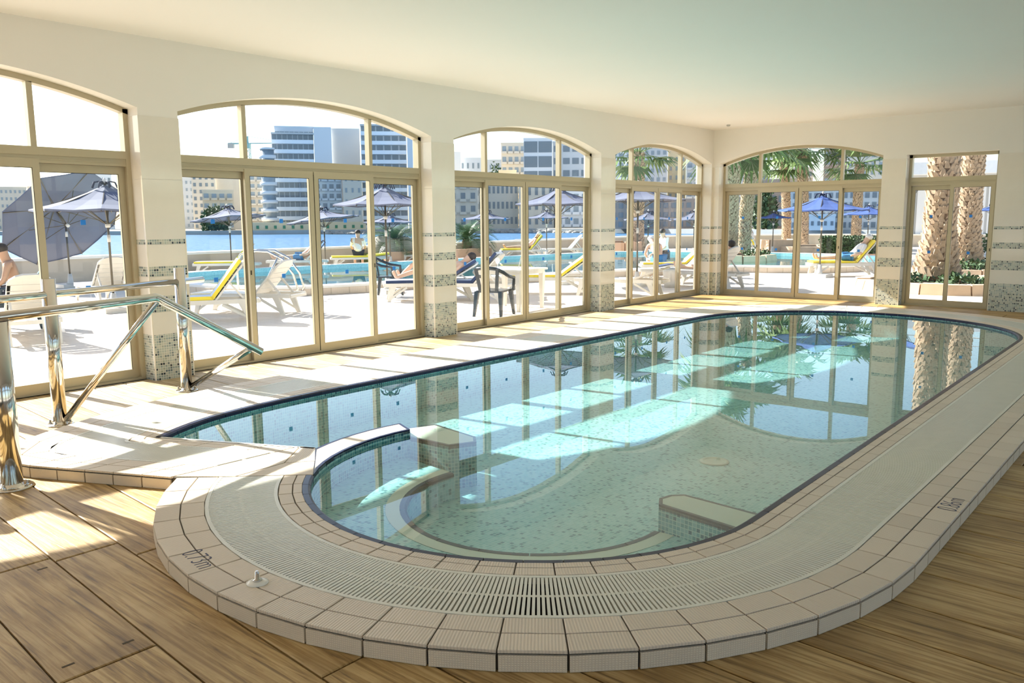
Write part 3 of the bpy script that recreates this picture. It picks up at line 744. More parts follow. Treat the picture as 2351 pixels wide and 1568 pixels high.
# underwater bench
BZ = ZW - .165; BR = .80
ob = arc(1.36, 84, 272, 40); ib = arc(BR + .13, 84, 272, 40); eb = arc(BR + .045, 84, 272, 40); kb = arc(BR, 84, 272, 40)
mb = MB()
for i in range(40): mb.quad((*ob[i], BZ), (*ob[i + 1], BZ), (*ib[i + 1], BZ), (*ib[i], BZ))
for i in range(40):
    s0, s1 = i * .06, (i + 1) * .06; mb.quad((*kb[i], ZF), (*kb[i], BZ - .02), (*kb[i + 1], BZ - .02), (*kb[i + 1], ZF), [(s0, ZF), (s0, BZ), (s1, BZ), (s1, ZF)])
bench = mb.build('bench', MT['pool_mosaic'], pool)
mb = MB()
for i in range(40): mb.quad((*ib[i], BZ + .002), (*ib[i + 1], BZ + .002), (*eb[i + 1], BZ + .002), (*eb[i], BZ + .002))
mb.build('bench_edge', MT['bench'], bench)
for j in range(10):
    s = slice(j * 4, j * 4 + 5); A, B_ = kb[s], eb[s]
    A = [A[0].lerp(A[1], .05)] + A[1:-1] + [A[-1].lerp(A[-2], .05)]; B_ = [B_[0].lerp(B_[1], .05)] + B_[1:-1] + [B_[-1].lerp(B_[-2], .05)]
    nose_mesh(A, B_, BZ + .004, BZ - .03).build('nosing_tile', MT['nosing'], bench)

# gutter grating: a loose grid laid in the channel
grate = link('gutter_grating', None, pool)
mb = MB()
for f0, f1 in ((F_G0 + .002, F_G0 + .026), (F_G1 - .026, F_G1 - .002)): strip(mb, f0, f1, H); wall_strip(mb, f0, H - .03, H, out=False); wall_strip(mb, f1, H - .03, H)
mb.build('grating_frame', MT['slat'], grate)
mb = MB(); fm = (F_G0 + F_G1) / 2; strip(mb, fm - .012, fm + .012, H - .003); mb.build('centre_rib', MT['slat'], grate)
PITCH = .0195; nsl = int(LEN / PITCH); sl = []
unit = MB().box(-.5, .5, -.0062, .0062, -.022, 0).mesh('slat', MT['slat'])
for k in range(nsl):
    s = (k + .5) * PITCH
    if s > LEN - .01: break
    a, b = on(s, F_G0 + .024), on(s, F_G1 - .024); c = (a + b) / 2
    v_ = Vector((c.x, c.y, H)) - CAM; u_ = v_.dot(RGT) / v_.dot(FWD) * FPX
    sl.append((pxsize((c.x, c.y, H)) * (1 if abs(u_) < IMG_W / 2 else .01), a, b, c))
sl.sort(key=lambda t: -t[0])
for _, a, b, c in sl[:300]:
    o = link('slat', unit, grate, (c.x, c.y, H - .001), math.atan2((b - a).y, (b - a).x)); o.scale = ((b - a).length, 1, 1)
mb = MB()
for _, a, b, c in sl[300:]: mb.bar((a.x, a.y, H - .007), (b.x, b.y, H - .007), .0124, .012)
o = mb.build('slat_rows', MT['slat'], grate); o['kind'] = 'stuff'

# painted depths on the surround
def depth_mark(txt, c, up, size):
    cu = bpy.data.curves.new('depth_text', 'FONT'); cu.body = txt; cu.size = size; cu.align_x = 'CENTER'; cu.align_y = 'CENTER'; cu.extrude = .0004; cu.space_character = 1.0; cu.offset = -.0022
    o = bpy.data.objects.new('t', cu); COL.objects.link(o); dg = bpy.context.evaluated_depsgraph_get(); me = bpy.data.meshes.new_from_object(o.evaluated_get(dg)); bpy.data.objects.remove(o)
    me.materials.clear(); me.materials.append(MT['ink']); o = link('depth_mark', me, pool, (c[0], c[1], H + .0006), math.atan2(up[1], up[0]) - PI / 2)
    o.scale = (.92, 1.35, 1); return o
v_ = Vector(LC) - Vector((1.812, -4.715)); depth_mark('0.73m', (1.812, -4.715), v_.normalized(), .105)
depth_mark('0.86m', (4.75, -7.165), (-.02, 1), .105)

# ------------------------------------------------------------------ handrail at the pool entry, rail socket
rail = thing('entry_handrail', 'polished steel handrail with thick posts at the pool entry steps', 'handrail')
S = MT['steel']
P2, P3, P1 = Vector((2.60, -1.18, 0)), Vector((3.93, -.71, 0)), Vector((1.755, -2.62, 0))
def post(p, h, r, lean=0):
    mb = MB().tube([(p.x, p.y, 0), (p.x, p.y, h)], r, 24); o = mb.build('post', S, rail)
    fl = MB().lathe([(r * 1.95, 0), (r * 1.95, .006), (r * 1.8, .012), (r * 1.05, .014), (r, .03)], 28, (p.x, p.y, 0)).build('flange', S, o)
    for k in range(4):
        a = PI / 4 + k * PI / 2; MB().lathe([(.012, .006), (.012, .022), (.008, .028), (.008, .04), (.004, .044)], 10, (p.x + r * 1.5 * math.cos(a), p.y + r * 1.5 * math.sin(a), 0)).build('bolt', S, o)
    return o
dr = (P3 - P2).normalized(); P0 = P2 - dr * 1.45
post(P1, 1.02, .062); post(P2, 1.168, .052); post(P3, 1.172, .052); post(P0, 1.17, .052)
ZA = 1.045
MB().tube([P0 + dr * .0 + Vector((0, 0, ZA)), P3 + dr * .30 + Vector((0, 0, ZA))], .029, 18).build('rail', S, rail)
S2, S3 = Vector((2.94, -2.23, 1.052)), Vector((3.60, -2.37, .625))
d3 = (S3 - S2).normalized(); b0 = Vector((P1.x - .12, P1.y - .05, 1.045))
cor = [S2 - (S2 - b0).normalized() * .05, S2 - (S2 - b0).normalized() * .015, S2 + d3 * .015, S2 + d3 * .05]
MB().tube([b0] + cor + [S3 + d3 * .10], .032, 18).build('rail', S, rail)
MB().tube([P2 + Vector((.03, -.05, .05)), S2 - Vector((.0, .0, .02))], .026, 16).build('brace', S, rail)
MB().tube([P3 + Vector((.03, -.05, .05)), S3 - Vector((.0, .0, .02))], .026, 16).build('brace', S, rail)
o = thing('rail_socket', 'small chrome socket with a bolt on the pool surround tiles', 'fitting', (1.84, -5.143, H))
MB().lathe([(.046, 0), (.046, .004), (.030, .011), (.024, .012)], 24).build('flange', MT['trim'], o)
MB().lathe([(.020, .011), (.020, .016), (.010, .019), (.009, .05), (.006, .053)], 14).build('bolt', S, o)

# ------------------------------------------------------------------ outdoors: terrace, seawall, sea
def col_at(u, Y):                        # ground point in an image column at a given distance from the window wall
    lo, hi = 512.0, 1500.0
    for _ in range(50):
        m_ = (lo + hi) / 2
        if at(u, m_).y > Y: lo = m_
        else: hi = m_
    return at(u, lo)
def up_to(p, v):                         # height above ground at p that shows at image row v
    lo, hi = -2.0, 80.0
    for _ in range(50):
        m_ = (lo + hi) / 2; q = Vector((p.x, p.y, m_)) - CAM
        if IMG_H / 2 - q.dot(UPV) / q.dot(FWD) * FPX > v: lo = m_
        else: hi = m_
    return lo
def flat2(name, pts, z, mat): return flat(name, [Vector(p) for p in pts], z, mat, None)
OP = smooth_pts([(9.95, 10.1), (10.15, 8.4), (10.75, 7.35), (12.2, 6.85), (13.7, 6.55), (17, 5.6), (20.6, 4.5), (23.2, 3.1), (23.9, 1.7), (25.0, .5), (27.5, .1), (30.6, .8), (32.2, 3.0), (32.3, 6.0), (31.3, 9.2), (30.2, 11.6), (27, 12.3), (23.5, 12.8), (18.7, 13.2), (15.5, 13.7), (12.2, 13.8), (10.4, 12.4), (9.95, 10.1)], 4)
TER = [(-70, 16.0), (38.5, 16.0), (46, 10), (50, -2), (50, -60), (-70, -60)]
BLD = [(XW - .35, YN - .35), (XB + T - .01, YN - .35), (XB + T - .01, .35), (XW - .35, .35)]
bm = bmesh.new(); es = loop(bm, TER, 0.0) + loop(bm, OP, 0.0) + loop(bm, BLD, 0.0); bmesh.ops.triangle_fill(bm, use_beauty=True, edges=es)
for f_ in bm.faces:
    f_.normal_update()
    if f_.normal.z < 0: f_.normal_flip()
me = bpy.data.meshes.new('terrace'); bm.to_mesh(me); bm.free(); me.materials.append(MT['terrace']); o = link('terrace', me); o['kind'] = 'structure'
sw = [(-70, 16.0), (38.5, 16.0), (46, 10), (50, -2), (50, -14)]
mb = MB(); cp = MB()
for p, q in zip(sw[:-1], sw[1:]): mb.bar((*p, -.98), (*q, -.98), .5, 3.2); cp.bar((*p, .645), (*q, .645), .6, .07)
o = mb.build('seawall', MT['seawall']); o['kind'] = 'structure'; cp.build('capping', MT['cap'], o)
o = MB().box(-900, 1500, -900, 1500, -2.6, -2.5).build('sea', MT['sea']); tag(o, 'blue rippled harbour water beyond the terrace wall', 'sea', kind='stuff')
# outdoor pool
opool = thing('terrace_pool', 'large outdoor swimming pool with white rim on the terrace', 'pool')
RZ = .20; n = len(OP); cen = sum(OP, Vector((0, 0))) / n
def offs(P, d):
    out = []
    for i in range(len(P)):
        t = (P[(i + 1) % len(P)] - P[i - 1]).normalized(); out.append(P[i] + Vector((t.y, -t.x)) * d)
    return out
if (offs(OP, .5)[0] - cen).length < (OP[0] - cen).length: OP = OP[::-1]
OO = offs(OP, .42)
mb = MB(); m2 = MB(); m3 = MB(); s = 0
for i in range(n):
    j = (i + 1) % n; a, b, c, d = OP[i], OP[j], OO[j], OO[i]; L_ = (b - a).length
    mb.quad((*a, RZ), (*b, RZ), (*c, RZ), (*d, RZ)); mb.quad((*c, RZ - .05), (*d, RZ - .05), (*d, RZ), (*c, RZ))
    m2.quad((*a, -.9), (*b, -.9), (*b, RZ), (*a, RZ), [(s, -.9), (s + L_, -.9), (s + L_, RZ), (s, RZ)]); s += L_
    k = max(1, int(round((c - d).length / .33)))
mb.build('rim', plain('white_rim', (.82, .81, .77), .6), opool); TP = mosaic('terrace_pool_mosaic', .03, [(0.0, (.36, .68, .72)), (.5, (.44, .74, .77)), (.8, (.28, .58, .64))], (.6, .8, .8), .3, .08, 0.0); m2.build('basin_wall', TP, opool)
flat('basin_floor', OP, -.9, TP, opool)
mb = MB()
for i in range(n):
    c, d = OO[(i + 1) % n], OO[i]; mb.quad((*d, 0), (*c, 0), (*c, RZ - .05), (*d, RZ - .05))
mb.build('curb_bed', MT['limestone'], opool)
tl = 0
for i in range(n):
    c, d = OO[(i + 1) % n], OO[i]; mm = (c + d) / 2
    if (mm - Vector((0, -8.13))).length > 31 or (d - c).length < .02 or mm.y > 10 or mm.x > 26: continue
    k = max(1, int(round((c - d).length / .38))); ax = (c - d) / k; nr = Vector((ax.y, -ax.x)).normalized()
    if nr.dot(mm - cen) < 0: nr = -nr
    for j in range(k):
        p = d + ax * (j + .03) + nr * .006; q = d + ax * (j + .97) + nr * .006
        MB().hexa([(*(p - nr * .02), .01), (*(q - nr * .02), .01), (*q, .01), (*p, .01)], [(*(p - nr * .02), RZ - .055), (*(q - nr * .02), RZ - .055), (*q, RZ - .055), (*p, RZ - .055)]).build('curb_tile', MT['tile'], opool)
o = flat('terrace_pool_water', OP, RZ - .12, clear('terrace_pool_surface', 1.33, (.80, .95, .95), .02, .12, 1.4), None); tag(o, 'pale turquoise water in the outdoor terrace pool', 'water', kind='stuff')

def grabrail(label, loc, rotz, sc=1.0):
    r = thing('pool_handrail', label, 'handrail', loc, rotz, 'handrails of the outdoor pool')
    for y in (-.25, .25):
        MB().tube([(-.5 * sc, y, 0), (-.5 * sc, y, .55 * sc), (-.42 * sc, y, .72 * sc), (-.2 * sc, y, .80 * sc), (.15 * sc, y, .78 * sc), (.45 * sc, y, .62 * sc), (.66 * sc, y, .3 * sc), (.74 * sc, y, 0), (.68 * sc, y, -.1)], .024, 10).build('rail', MT['steel'], r)
        MB().tube([(.36 * sc, y, .67 * sc), (.05, y, .1), (.02, y, -.1)], .02, 10).build('strut', MT['steel'], r)
    return r
p = at(636, 664, .2); grabrail('curved tubular steel handrail at the near corner of the outdoor pool', (p.x, p.y + .4, .2), math.radians(-50), 1.0)
p = at(1683, 577, .2); grabrail('curved tubular steel handrail on the far right end of outdoor pool', (p.x, p.y, .2), math.radians(-50), 1.25)

# ------------------------------------------------------------------ sun umbrellas
def umbrella(label, base, h, r, drop=.42, tilt=0.0, az=0.0, mat='fabric', group='navy parasols on the terrace', rot=.3, stand=True):
    root = thing('sun_umbrella', label, 'umbrella', (base.x, base.y, 0), 0, group); cloth = MT[mat]
    hub_z = h - drop - .18
    if stand:
        MB().box(-.27, .27, -.27, .27, 0, .09).lathe([(.10, .09), (.07, .13), (.045, .34)], 12).build('stand', MT['white_plastic'], root)
    MB().tube([(0, 0, .09), (0, 0, hub_z if tilt else h - .04)], .021, 10).build('pole', MT['pole'], root)
    MB().tube([(0, 0, 1.25), (0, 0, 1.38)], .03, 10).build('crank_housing', MT['white_plastic'], root)
    head = link('canopy_frame', None, root, (0, 0, hub_z)); head.rotation_euler = (0, tilt, az) if tilt else (0, 0, 0); head.rotation_mode = 'XYZ'
    if tilt:
        ax = Vector((-math.sin(az), math.cos(az), 0)); head.rotation_mode = 'QUATERNION'; head.rotation_quaternion = Matrix.Rotation(tilt, 4, ax).to_quaternion()
    zt = h - hub_z; zr = zt - drop; rim = []
    for k in range(8):
        a = rot + 2 * PI * k / 8; rim.append((r * math.cos(a), r * math.sin(a), zr))
    mb = MB()
    for k in range(8):
        a, b = Vector(rim[k]), Vector(rim[(k + 1) % 8]); top = Vector((0, 0, zt - .03)); n_ = 4
        def pt(t, w):
            e = a.lerp(b, w); q = top.lerp(e, t); q.z -= .05 * math.sin(PI * t) + .04 * t * (1 - abs(2 * w - 1)) * .6; return q
        for i in range(n_):
            for j in range(2):
                t0, t1, w0, w1 = max(.001, i / n_), (i + 1) / n_, j / 2, (j + 1) / 2
                mb.quad(pt(t0, w0), pt(t1, w0), pt(t1, w1), pt(t0, w1))
        for j in range(2):
            e, f = pt(1, j / 2), pt(1, (j + 1) / 2); mb.quad(e, e - Vector((0, 0, .03)), f - Vector((0, 0, .03)), f)
    mb.build('canopy', cloth, head)
    for k in range(8):
        e = Vector(rim[k]); s_ = Vector((0, 0, zt - .05)); mb = MB().bar(s_ - Vector((0, 0, .02)), e - Vector((0, 0, .045)), .016, .016)
        m_ = s_.lerp(e, .52) - Vector((0, 0, .07)); mb.bar((0, 0, zr - .28), m_, .012, .012); mb.build('rib', MT['pole'], head)
    MB().tube([(0, 0, 0), (0, 0, zt - .02)], .019, 8).build('mast', MT['pole'], head)
    MB().lathe([(.04, zr - .32), (.045, zr - .30), (.045, zr - .26), (.03, zr - .25)], 10).build('hub', MT['white_plastic'], head)
    for k in range(8):
        a = rot + 2 * PI * (k + .5) / 8; c, s_ = math.cos(a), math.sin(a)
        MB().tube([(.03 * c, .03 * s_, zt - .02), (.09 * c, .09 * s_, zt + .028), (.18 * c, .18 * s_, zt + .01), (.22 * c, .22 * s_, zt - .09)], .013, 6).build('strap', MT['navy'], head)
    MB().lathe([(.03, zt - .02), (.035, zt + .05), (.01, zt + .09)], 8).build('finial', MT['white_plastic'], head)
    return root
def umb_px(label, u, Y, vtop, wpx, vrim=None, **kw):
    p = col_at(u, Y); h = up_to(p, vtop) - .06; r = wpx / 2 / pxsize(p); d_ = kw.pop('drop', .3 * r)
    return umbrella(label, p, h, r, d_, **kw)
def umb_d(label, u, d, vtop, wpx, **kw):
    p = far(u, 505, d); p.z = 0; r = wpx / 2 / pxsize(p); return umbrella(label, p, up_to(p, vtop) - .06, r, .3 * r, **kw)
p = at(263, 716); umbrella('faded navy umbrella with pale top nearest the left sliding doors', p, up_to(p, 420), 155 / pxsize(p), .46)
p = at(163, 660); umbrella('tilted dark navy umbrella showing its underside beside the low sea wall', p, 2.2, 1.5, .42, tilt=math.radians(50), az=math.radians(100))
umb_px('small faded umbrella above the empty yellow cushioned lounger by the sea wall', 533, 15.35, 470, 165, tilt=math.radians(6), az=2.0)
umb_px('faded umbrella left of the seated white shirted person', 748, 14.4, 474, 165, tilt=math.radians(7), az=2.2)
umb_px('large faded umbrella over the dark chair at the outdoor pool', 890, 5.9, 418, 235, drop=.42)
umb_px('small faded umbrella above the cycad at the sea wall', 897, 14.2, 487, 120)
umb_px('low faded umbrella left of centre in the second arch, by the cycad planter', 1117, 13.35, 480, 118)
umb_px('big faded umbrella standing behind the white garden table', 1284, 4.3, 424, 215, drop=.40)
umb_px('low faded umbrella across the pool behind the big table umbrella', 1255, 13.4, 480, 105)
umb_px('wide faded umbrella seen through the fourth arch near the corner', 1462, 2.5, 417, 215, drop=.36)
umb_px('small faded umbrella behind the palm trunk in the fourth arch', 1487, 9.6, 482, 115)
umb_px('faded umbrella at the right edge of the fourth arch', 1592, 9.0, 482, 120)
umb_px('bright blue umbrella in the middle of the end window', 1881, .05, 441, 195, drop=.40, mat='fabric_blue', group='blue parasols beyond the end wall')
umb_px('small blue umbrella between the palm trunks in the end window', 1773, 6.9, 484, 78, mat='fabric_blue', group='blue parasols beyond the end wall')
umb_px('blue umbrella above the hedge at the right of end window', 1990, 3.9, 469, 125, mat='fabric_blue', group='blue parasols beyond the end wall')
umb_d('tilted blue umbrella left of the thick palm trunk in the door', 2090, 27, 405, 150, tilt=math.radians(28), az=math.radians(120), mat='fabric_blue', group='blue parasols beyond the end wall')
umb_d('small blue umbrella right of the second palm in the door', 2282, 34, 464, 92, mat='fabric_blue', group='blue parasols beyond the end wall')

# ------------------------------------------------------------------ loungers, chairs, table
WP = MT['white_plastic']
def make_lounger(back_deg):
    root = link('sun_lounger', None); hx, sz = .25, .33
    fr = MB()
    for y in (-.29, .29): fr.bar((-.95, y, sz), (.92, y, sz), .05, .07)
    fr.bar((-.95, -.29, sz), (-.95, .29, sz), .05, .07); fr.bar((.92, -.29, sz - .01), (.92, .29, sz - .01), .05, .05)
    fr.build('frame', WP, root)
    for x, dx in ((-.78, -.10), (.66, .12)):
        for y in (-.29, .29):
            MB().hexa([(x + dx - .035, y - .02, 0), (x + dx + .035, y - .02, 0), (x + dx + .035, y + .02, 0), (x + dx - .035, y + .02, 0)], [(x - .06, y - .025, sz - .02), (x + .06, y - .025, sz - .02), (x + .06, y + .025, sz - .02), (x - .06, y + .025, sz - .02)]).bar((x + dx * .9, y, .05), (x - dx * 2.6, y, sz - .05), .03, .04).build('leg', WP, root)
    for k in range(7):
        x = -.88 + k * .165; MB().box(x, x + .14, -.265, .265, sz + .012, sz + .035).build('seat_slat', WP, root)
    a = math.radians(back_deg); ux, uz = math.cos(a), math.sin(a)
    bk = MB()
    P = lambda t, y, o=0: (hx + ux * t - uz * o, y, sz + .02 + uz * t + ux * o)
    for y in (-.28, .28): bk.bar(P(0, y), P(.66, y * .86), .045, .03, up=(-uz, 0, ux))
    top = [(.62, .27), (.70, .24), (.76, .17), (.79, .08), (.79, -.08), (.76, -.17), (.70, -.24), (.62, -.27)]
    n0 = len(bk.v); bk.v += [P(t, y, .012) for t, y in top] + [P(t, y, -.018) for t, y in top]; k = len(top)
    bk.f += [tuple(range(n0, n0 + k)), tuple(range(n0 + 2 * k - 1, n0 + k - 1, -1))] + [(n0 + i, n0 + k + i, n0 + k + (i + 1) % k, n0 + (i + 1) % k) for i in range(k)]
    b = bk.build('backrest', WP, root)
    for k in range(5):
        t = .03 + k * .118; m_ = MB(); m_.hexa([P(t, -.265, -.015), P(t + .105, -.262, -.015), P(t + .105, .262, -.015), P(t, .265, -.015)], [P(t, -.265, .01), P(t + .105, -.262, .01), P(t + .105, .262, .01), P(t, .265, .01)]); m_.build('back_slat', WP, b)
    for y in (-.24, .24): MB().bar(P(.36, y, -.02), (hx + ux * .36 + .24, y, sz), .03, .03).build('strut', WP, root)
    root['back'] = back_deg
    return root
protos = {}
def lounger(label, c, rotdeg, back=48, cushion=None, group='white resin loungers on the terrace', clabel=None):
    if back not in protos: o = protos[back] = make_lounger(back)
    else: o = copy_tree(protos[back])
    if 'back' in o: del o['back']
    o.location = (c[0], c[1], 0); o.rotation_euler = (0, 0, math.radians(rotdeg)); tag(o, label, 'lounger', group)
    if cushion:
        a = math.radians(back); ux, uz = math.cos(a), math.sin(a); z = .368; t = .05
        q = thing('lounger_cushion', clabel, 'cushion', (c[0], c[1], 0), math.radians(rotdeg), 'cushions on the loungers')
        pf = [(-.93, z), (.22, z), (.25 + ux * .74 - uz * .035, z + uz * .74 - .0 + ux * .035)]
        m_ = MB(); e_ = MB()
        for (x0, z0), (x1, z1) in zip(pf[:-1], pf[1:]):
            d = Vector((x1 - x0, 0, z1 - z0)).normalized(); nn = Vector((-d.z, 0, d.x)) * t
            m_.hexa([(x0, -.25, z0), (x1, -.25, z1), (x1, .25, z1), (x0, .25, z0)], [(x0 + nn.x, -.25, z0 + nn.z), (x1 + nn.x, -.25, z1 + nn.z), (x1 + nn.x, .25, z1 + nn.z), (x0 + nn.x, .25, z0 + nn.z)])
            for y in (-.265, .265): e_.hexa([(x0, y - .02, z0 - .003), (x1, y - .02, z1 - .003), (x1, y + .02, z1 - .003), (x0, y + .02, z0 - .003)], [(x0 + nn.x, y - .02, z0 + nn.z + .004), (x1 + nn.x, y - .02, z1 + nn.z + .004), (x1 + nn.x, y + .02, z1 + nn.z + .004), (x0 + nn.x, y + .02, z0 + nn.z + .004)])
        m_.build('pad', MT['bluewhite'] if cushion != 'full' else MT['yellow'], q); e_.build('piping', MT['yellow'] if cushion != 'blue' else MT['blue_towel'], q)
    return o
HD = -53
lounger('white slatted lounger with its back to the leftmost sliding door', (4.40, 4.45), -104)
lounger('white lounger half hidden by the pillar, behind the nearest umbrella stand', (7.45, 9.0), -98)
lounger('white lounger with yellow cushion nearest to the second arch', (6.9, 4.35), -28, 52, 'yellow', clabel='yellow edged cushion on the lounger nearest the second arch')
lounger('white slatted lounger right beside the yellow cushioned one', (8.15, 4.85), -62, 48)
lounger('white lounger with blue edged pad where a person lies by the dark chair', (11.75, 3.95), -40, 30, 'blue', clabel='blue edged pad under the person lying by the dark chair')
lounger('white lounger against the sea wall under the small faded umbrella', (13.6, 14.6), -40, 48, 'yellow', clabel='yellow cushion on the lounger against the sea wall')
lounger('white lounger by sea wall draped with a dark towel', (15.9, 14.3), -40, 48)
lounger('flat white lounger that the white shirted person sits on', (18.35, 14.25), -35, 4, 'full', clabel='all yellow pad under the white shirted person')
lounger('white lounger beside the planter with a reclining sunbather', (21.2, 13.9), -45, 48)
lounger('white lounger with dark blue pad left of the white garden table', (12.05, 3.3), -64, 48, 'blue', clabel='dark blue edged pad on the lounger left of the garden table')
lounger('white lounger across the pool with a white haired sunbather', (26.4, 13.6), -40, 48, 'full', clabel='yellow cushion under the white haired sunbather across the pool')
lounger('empty white lounger across the pool behind the big umbrella pole', (28.6, 13.2), -40, 48)
lounger('white lounger with yellow cushion right of the garden table', (14.35, 2.95), -50, 35, 'yellow', clabel='yellow edged cushion on the lounger right of the garden table')
lounger('white lounger close to the glass at the left of fourth arch', (14.75, 1.35), -75, 20)
lounger('white lounger with the stooping man in blue shorts', (20.3, 3.2), -50, 40, 'yellow', clabel='yellow edged cushion beside the stooping man in blue shorts')
lounger('white lounger in the fourth arch holding a heap of towels', (18.6, 2.2), -50, 48)
lounger('white lounger with yellow cushion below the blue umbrella in end window', (23.25, -.35), HD, 50, 'full', clabel='yellow cushion on the lounger below the blue umbrella')
lounger('white lounger cut by the corner pillar in the end window', (17.75, .95), -95, 50)
p = at(2255, 612); lounger('white lounger at the right edge of the glazed door', (p.x, p.y), -40, 48)

def armchair(label, c, rotdeg, group):
    r = thing('garden_chair', label, 'chair', (c[0], c[1], 0), math.radians(rotdeg), group); D = MT['dark_plastic']
    MB().hexa([(-.22, -.22, .40), (.24, -.24, .41), (.24, .24, .41), (-.22, .22, .40)], [(-.22, -.22, .43), (.24, -.24, .44), (.24, .24, .44), (-.22, .22, .43)]).build('seat', D, r)
    for x, y, dx, dy in ((.22, -.23, .05, -.04), (.22, .23, .05, .04), (-.2, -.21, -.07, -.03), (-.2, .21, -.07, .03)):
        MB().hexa([(x + dx - .02, y + dy - .02, 0), (x + dx + .02, y + dy - .02, 0), (x + dx + .02, y + dy + .02, 0), (x + dx - .02, y + dy + .02, 0)], [(x - .035, y - .035, .42), (x + .035, y - .035, .42), (x + .035, y + .035, .42), (x - .035, y + .035, .42)]).build('leg', D, r)
    MB().tube([(.24, -.27, .42), (.22, -.29, .63), (.0, -.29, .66), (-.2, -.26, .74), (-.28, -.16, .80), (-.30, 0, .815), (-.28, .16, .80), (-.2, .26, .74), (0, .29, .66), (.22, .29, .63), (.24, .27, .42)], .03, 8).build('arm_rail', D, r)
    for y in (-.16, 0, .16):
        MB().bar((-.21, y * .9, .42), (-.25, y * 1.05, .61), .055, .025, (1, 0, 0)).bar((-.25, y * 1.05, .60), (-.295, y * 1.2, .81), .055, .025, (1, 0, 0)).build('back_slat', D, r)
    return r
armchair('dark navy plastic armchair drawn up to the white garden table', (10.42, 1.12), 20, 'dark plastic chairs')
p = col_at(888, 5.3); armchair('dark plastic armchair standing behind the sunbather legs', (p.x, p.y), -60, 'dark plastic chairs')
p = far(36, 600, 12.6); armchair('dark plastic armchair of the bare chested man at far left', (p.x, p.y), 160, 'dark plastic chairs')
t = thing('garden_table', 'white plastic garden table outside the third arch', 'table', (11.4, 1.55, 0), math.radians(8))
MB().box(-.48, .48, -.48, .48, .70, .735).build('table_top', WP, t)
MB().box(-.44, .44, -.44, .44, .64, .70).build('apron', WP, t)
for x in (-.4, .4):
    for y in (-.4, .4): MB().hexa([(x - .025, y - .025, 0), (x + .025, y - .025, 0), (x + .025, y + .025, 0), (x - .025, y + .025, 0)], [(x - .045, y - .045, .66), (x + .045, y - .045, .66), (x + .045, y + .045, .66), (x - .045, y + .045, .66)]).build('leg', WP, t)
g = thing('wine_glass', 'clear stemmed glass on the white garden table', 'glass', (11.12, 1.63, .735))
MB().lathe([(.034, 0), (.034, .003), (.005, .008), (.004, .08), (.03, .105), (.04, .14), (.034, .19)], 16).build('bowl_and_stem', plain('frosty_glass', (.85, .87, .86), .1), g)
g = thing('menu_stand', 'white folded menu card standing on the garden table', 'menu', (11.62, 1.5, .735), .6)
MB().hexa([(-.07, -.05, 0), (.07, -.05, 0), (.07, -.046, 0), (-.07, -.046, 0)], [(-.07, -.004, .2), (.07, -.004, .2), (.07, 0, .2), (-.07, 0, .2)]).build('front_leaf', WP, g)
MB().hexa([(-.07, .046, 0), (.07, .046, 0), (.07, .05, 0), (-.07, .05, 0)], [(-.07, 0, .2), (.07, 0, .2), (.07, .004, .2), (-.07, .004, .2)]).build('back_leaf', WP, g)
p = at(1538, 660); g = thing('waste_bin', 'white tapered bin on the terrace outside the fourth arch', 'bin', (p.x, p.y, 0))
MB().lathe([(.13, 0), (.17, .40), (.18, .42), (.165, .42), (.125, .02)], 20).build('tub', WP, g)

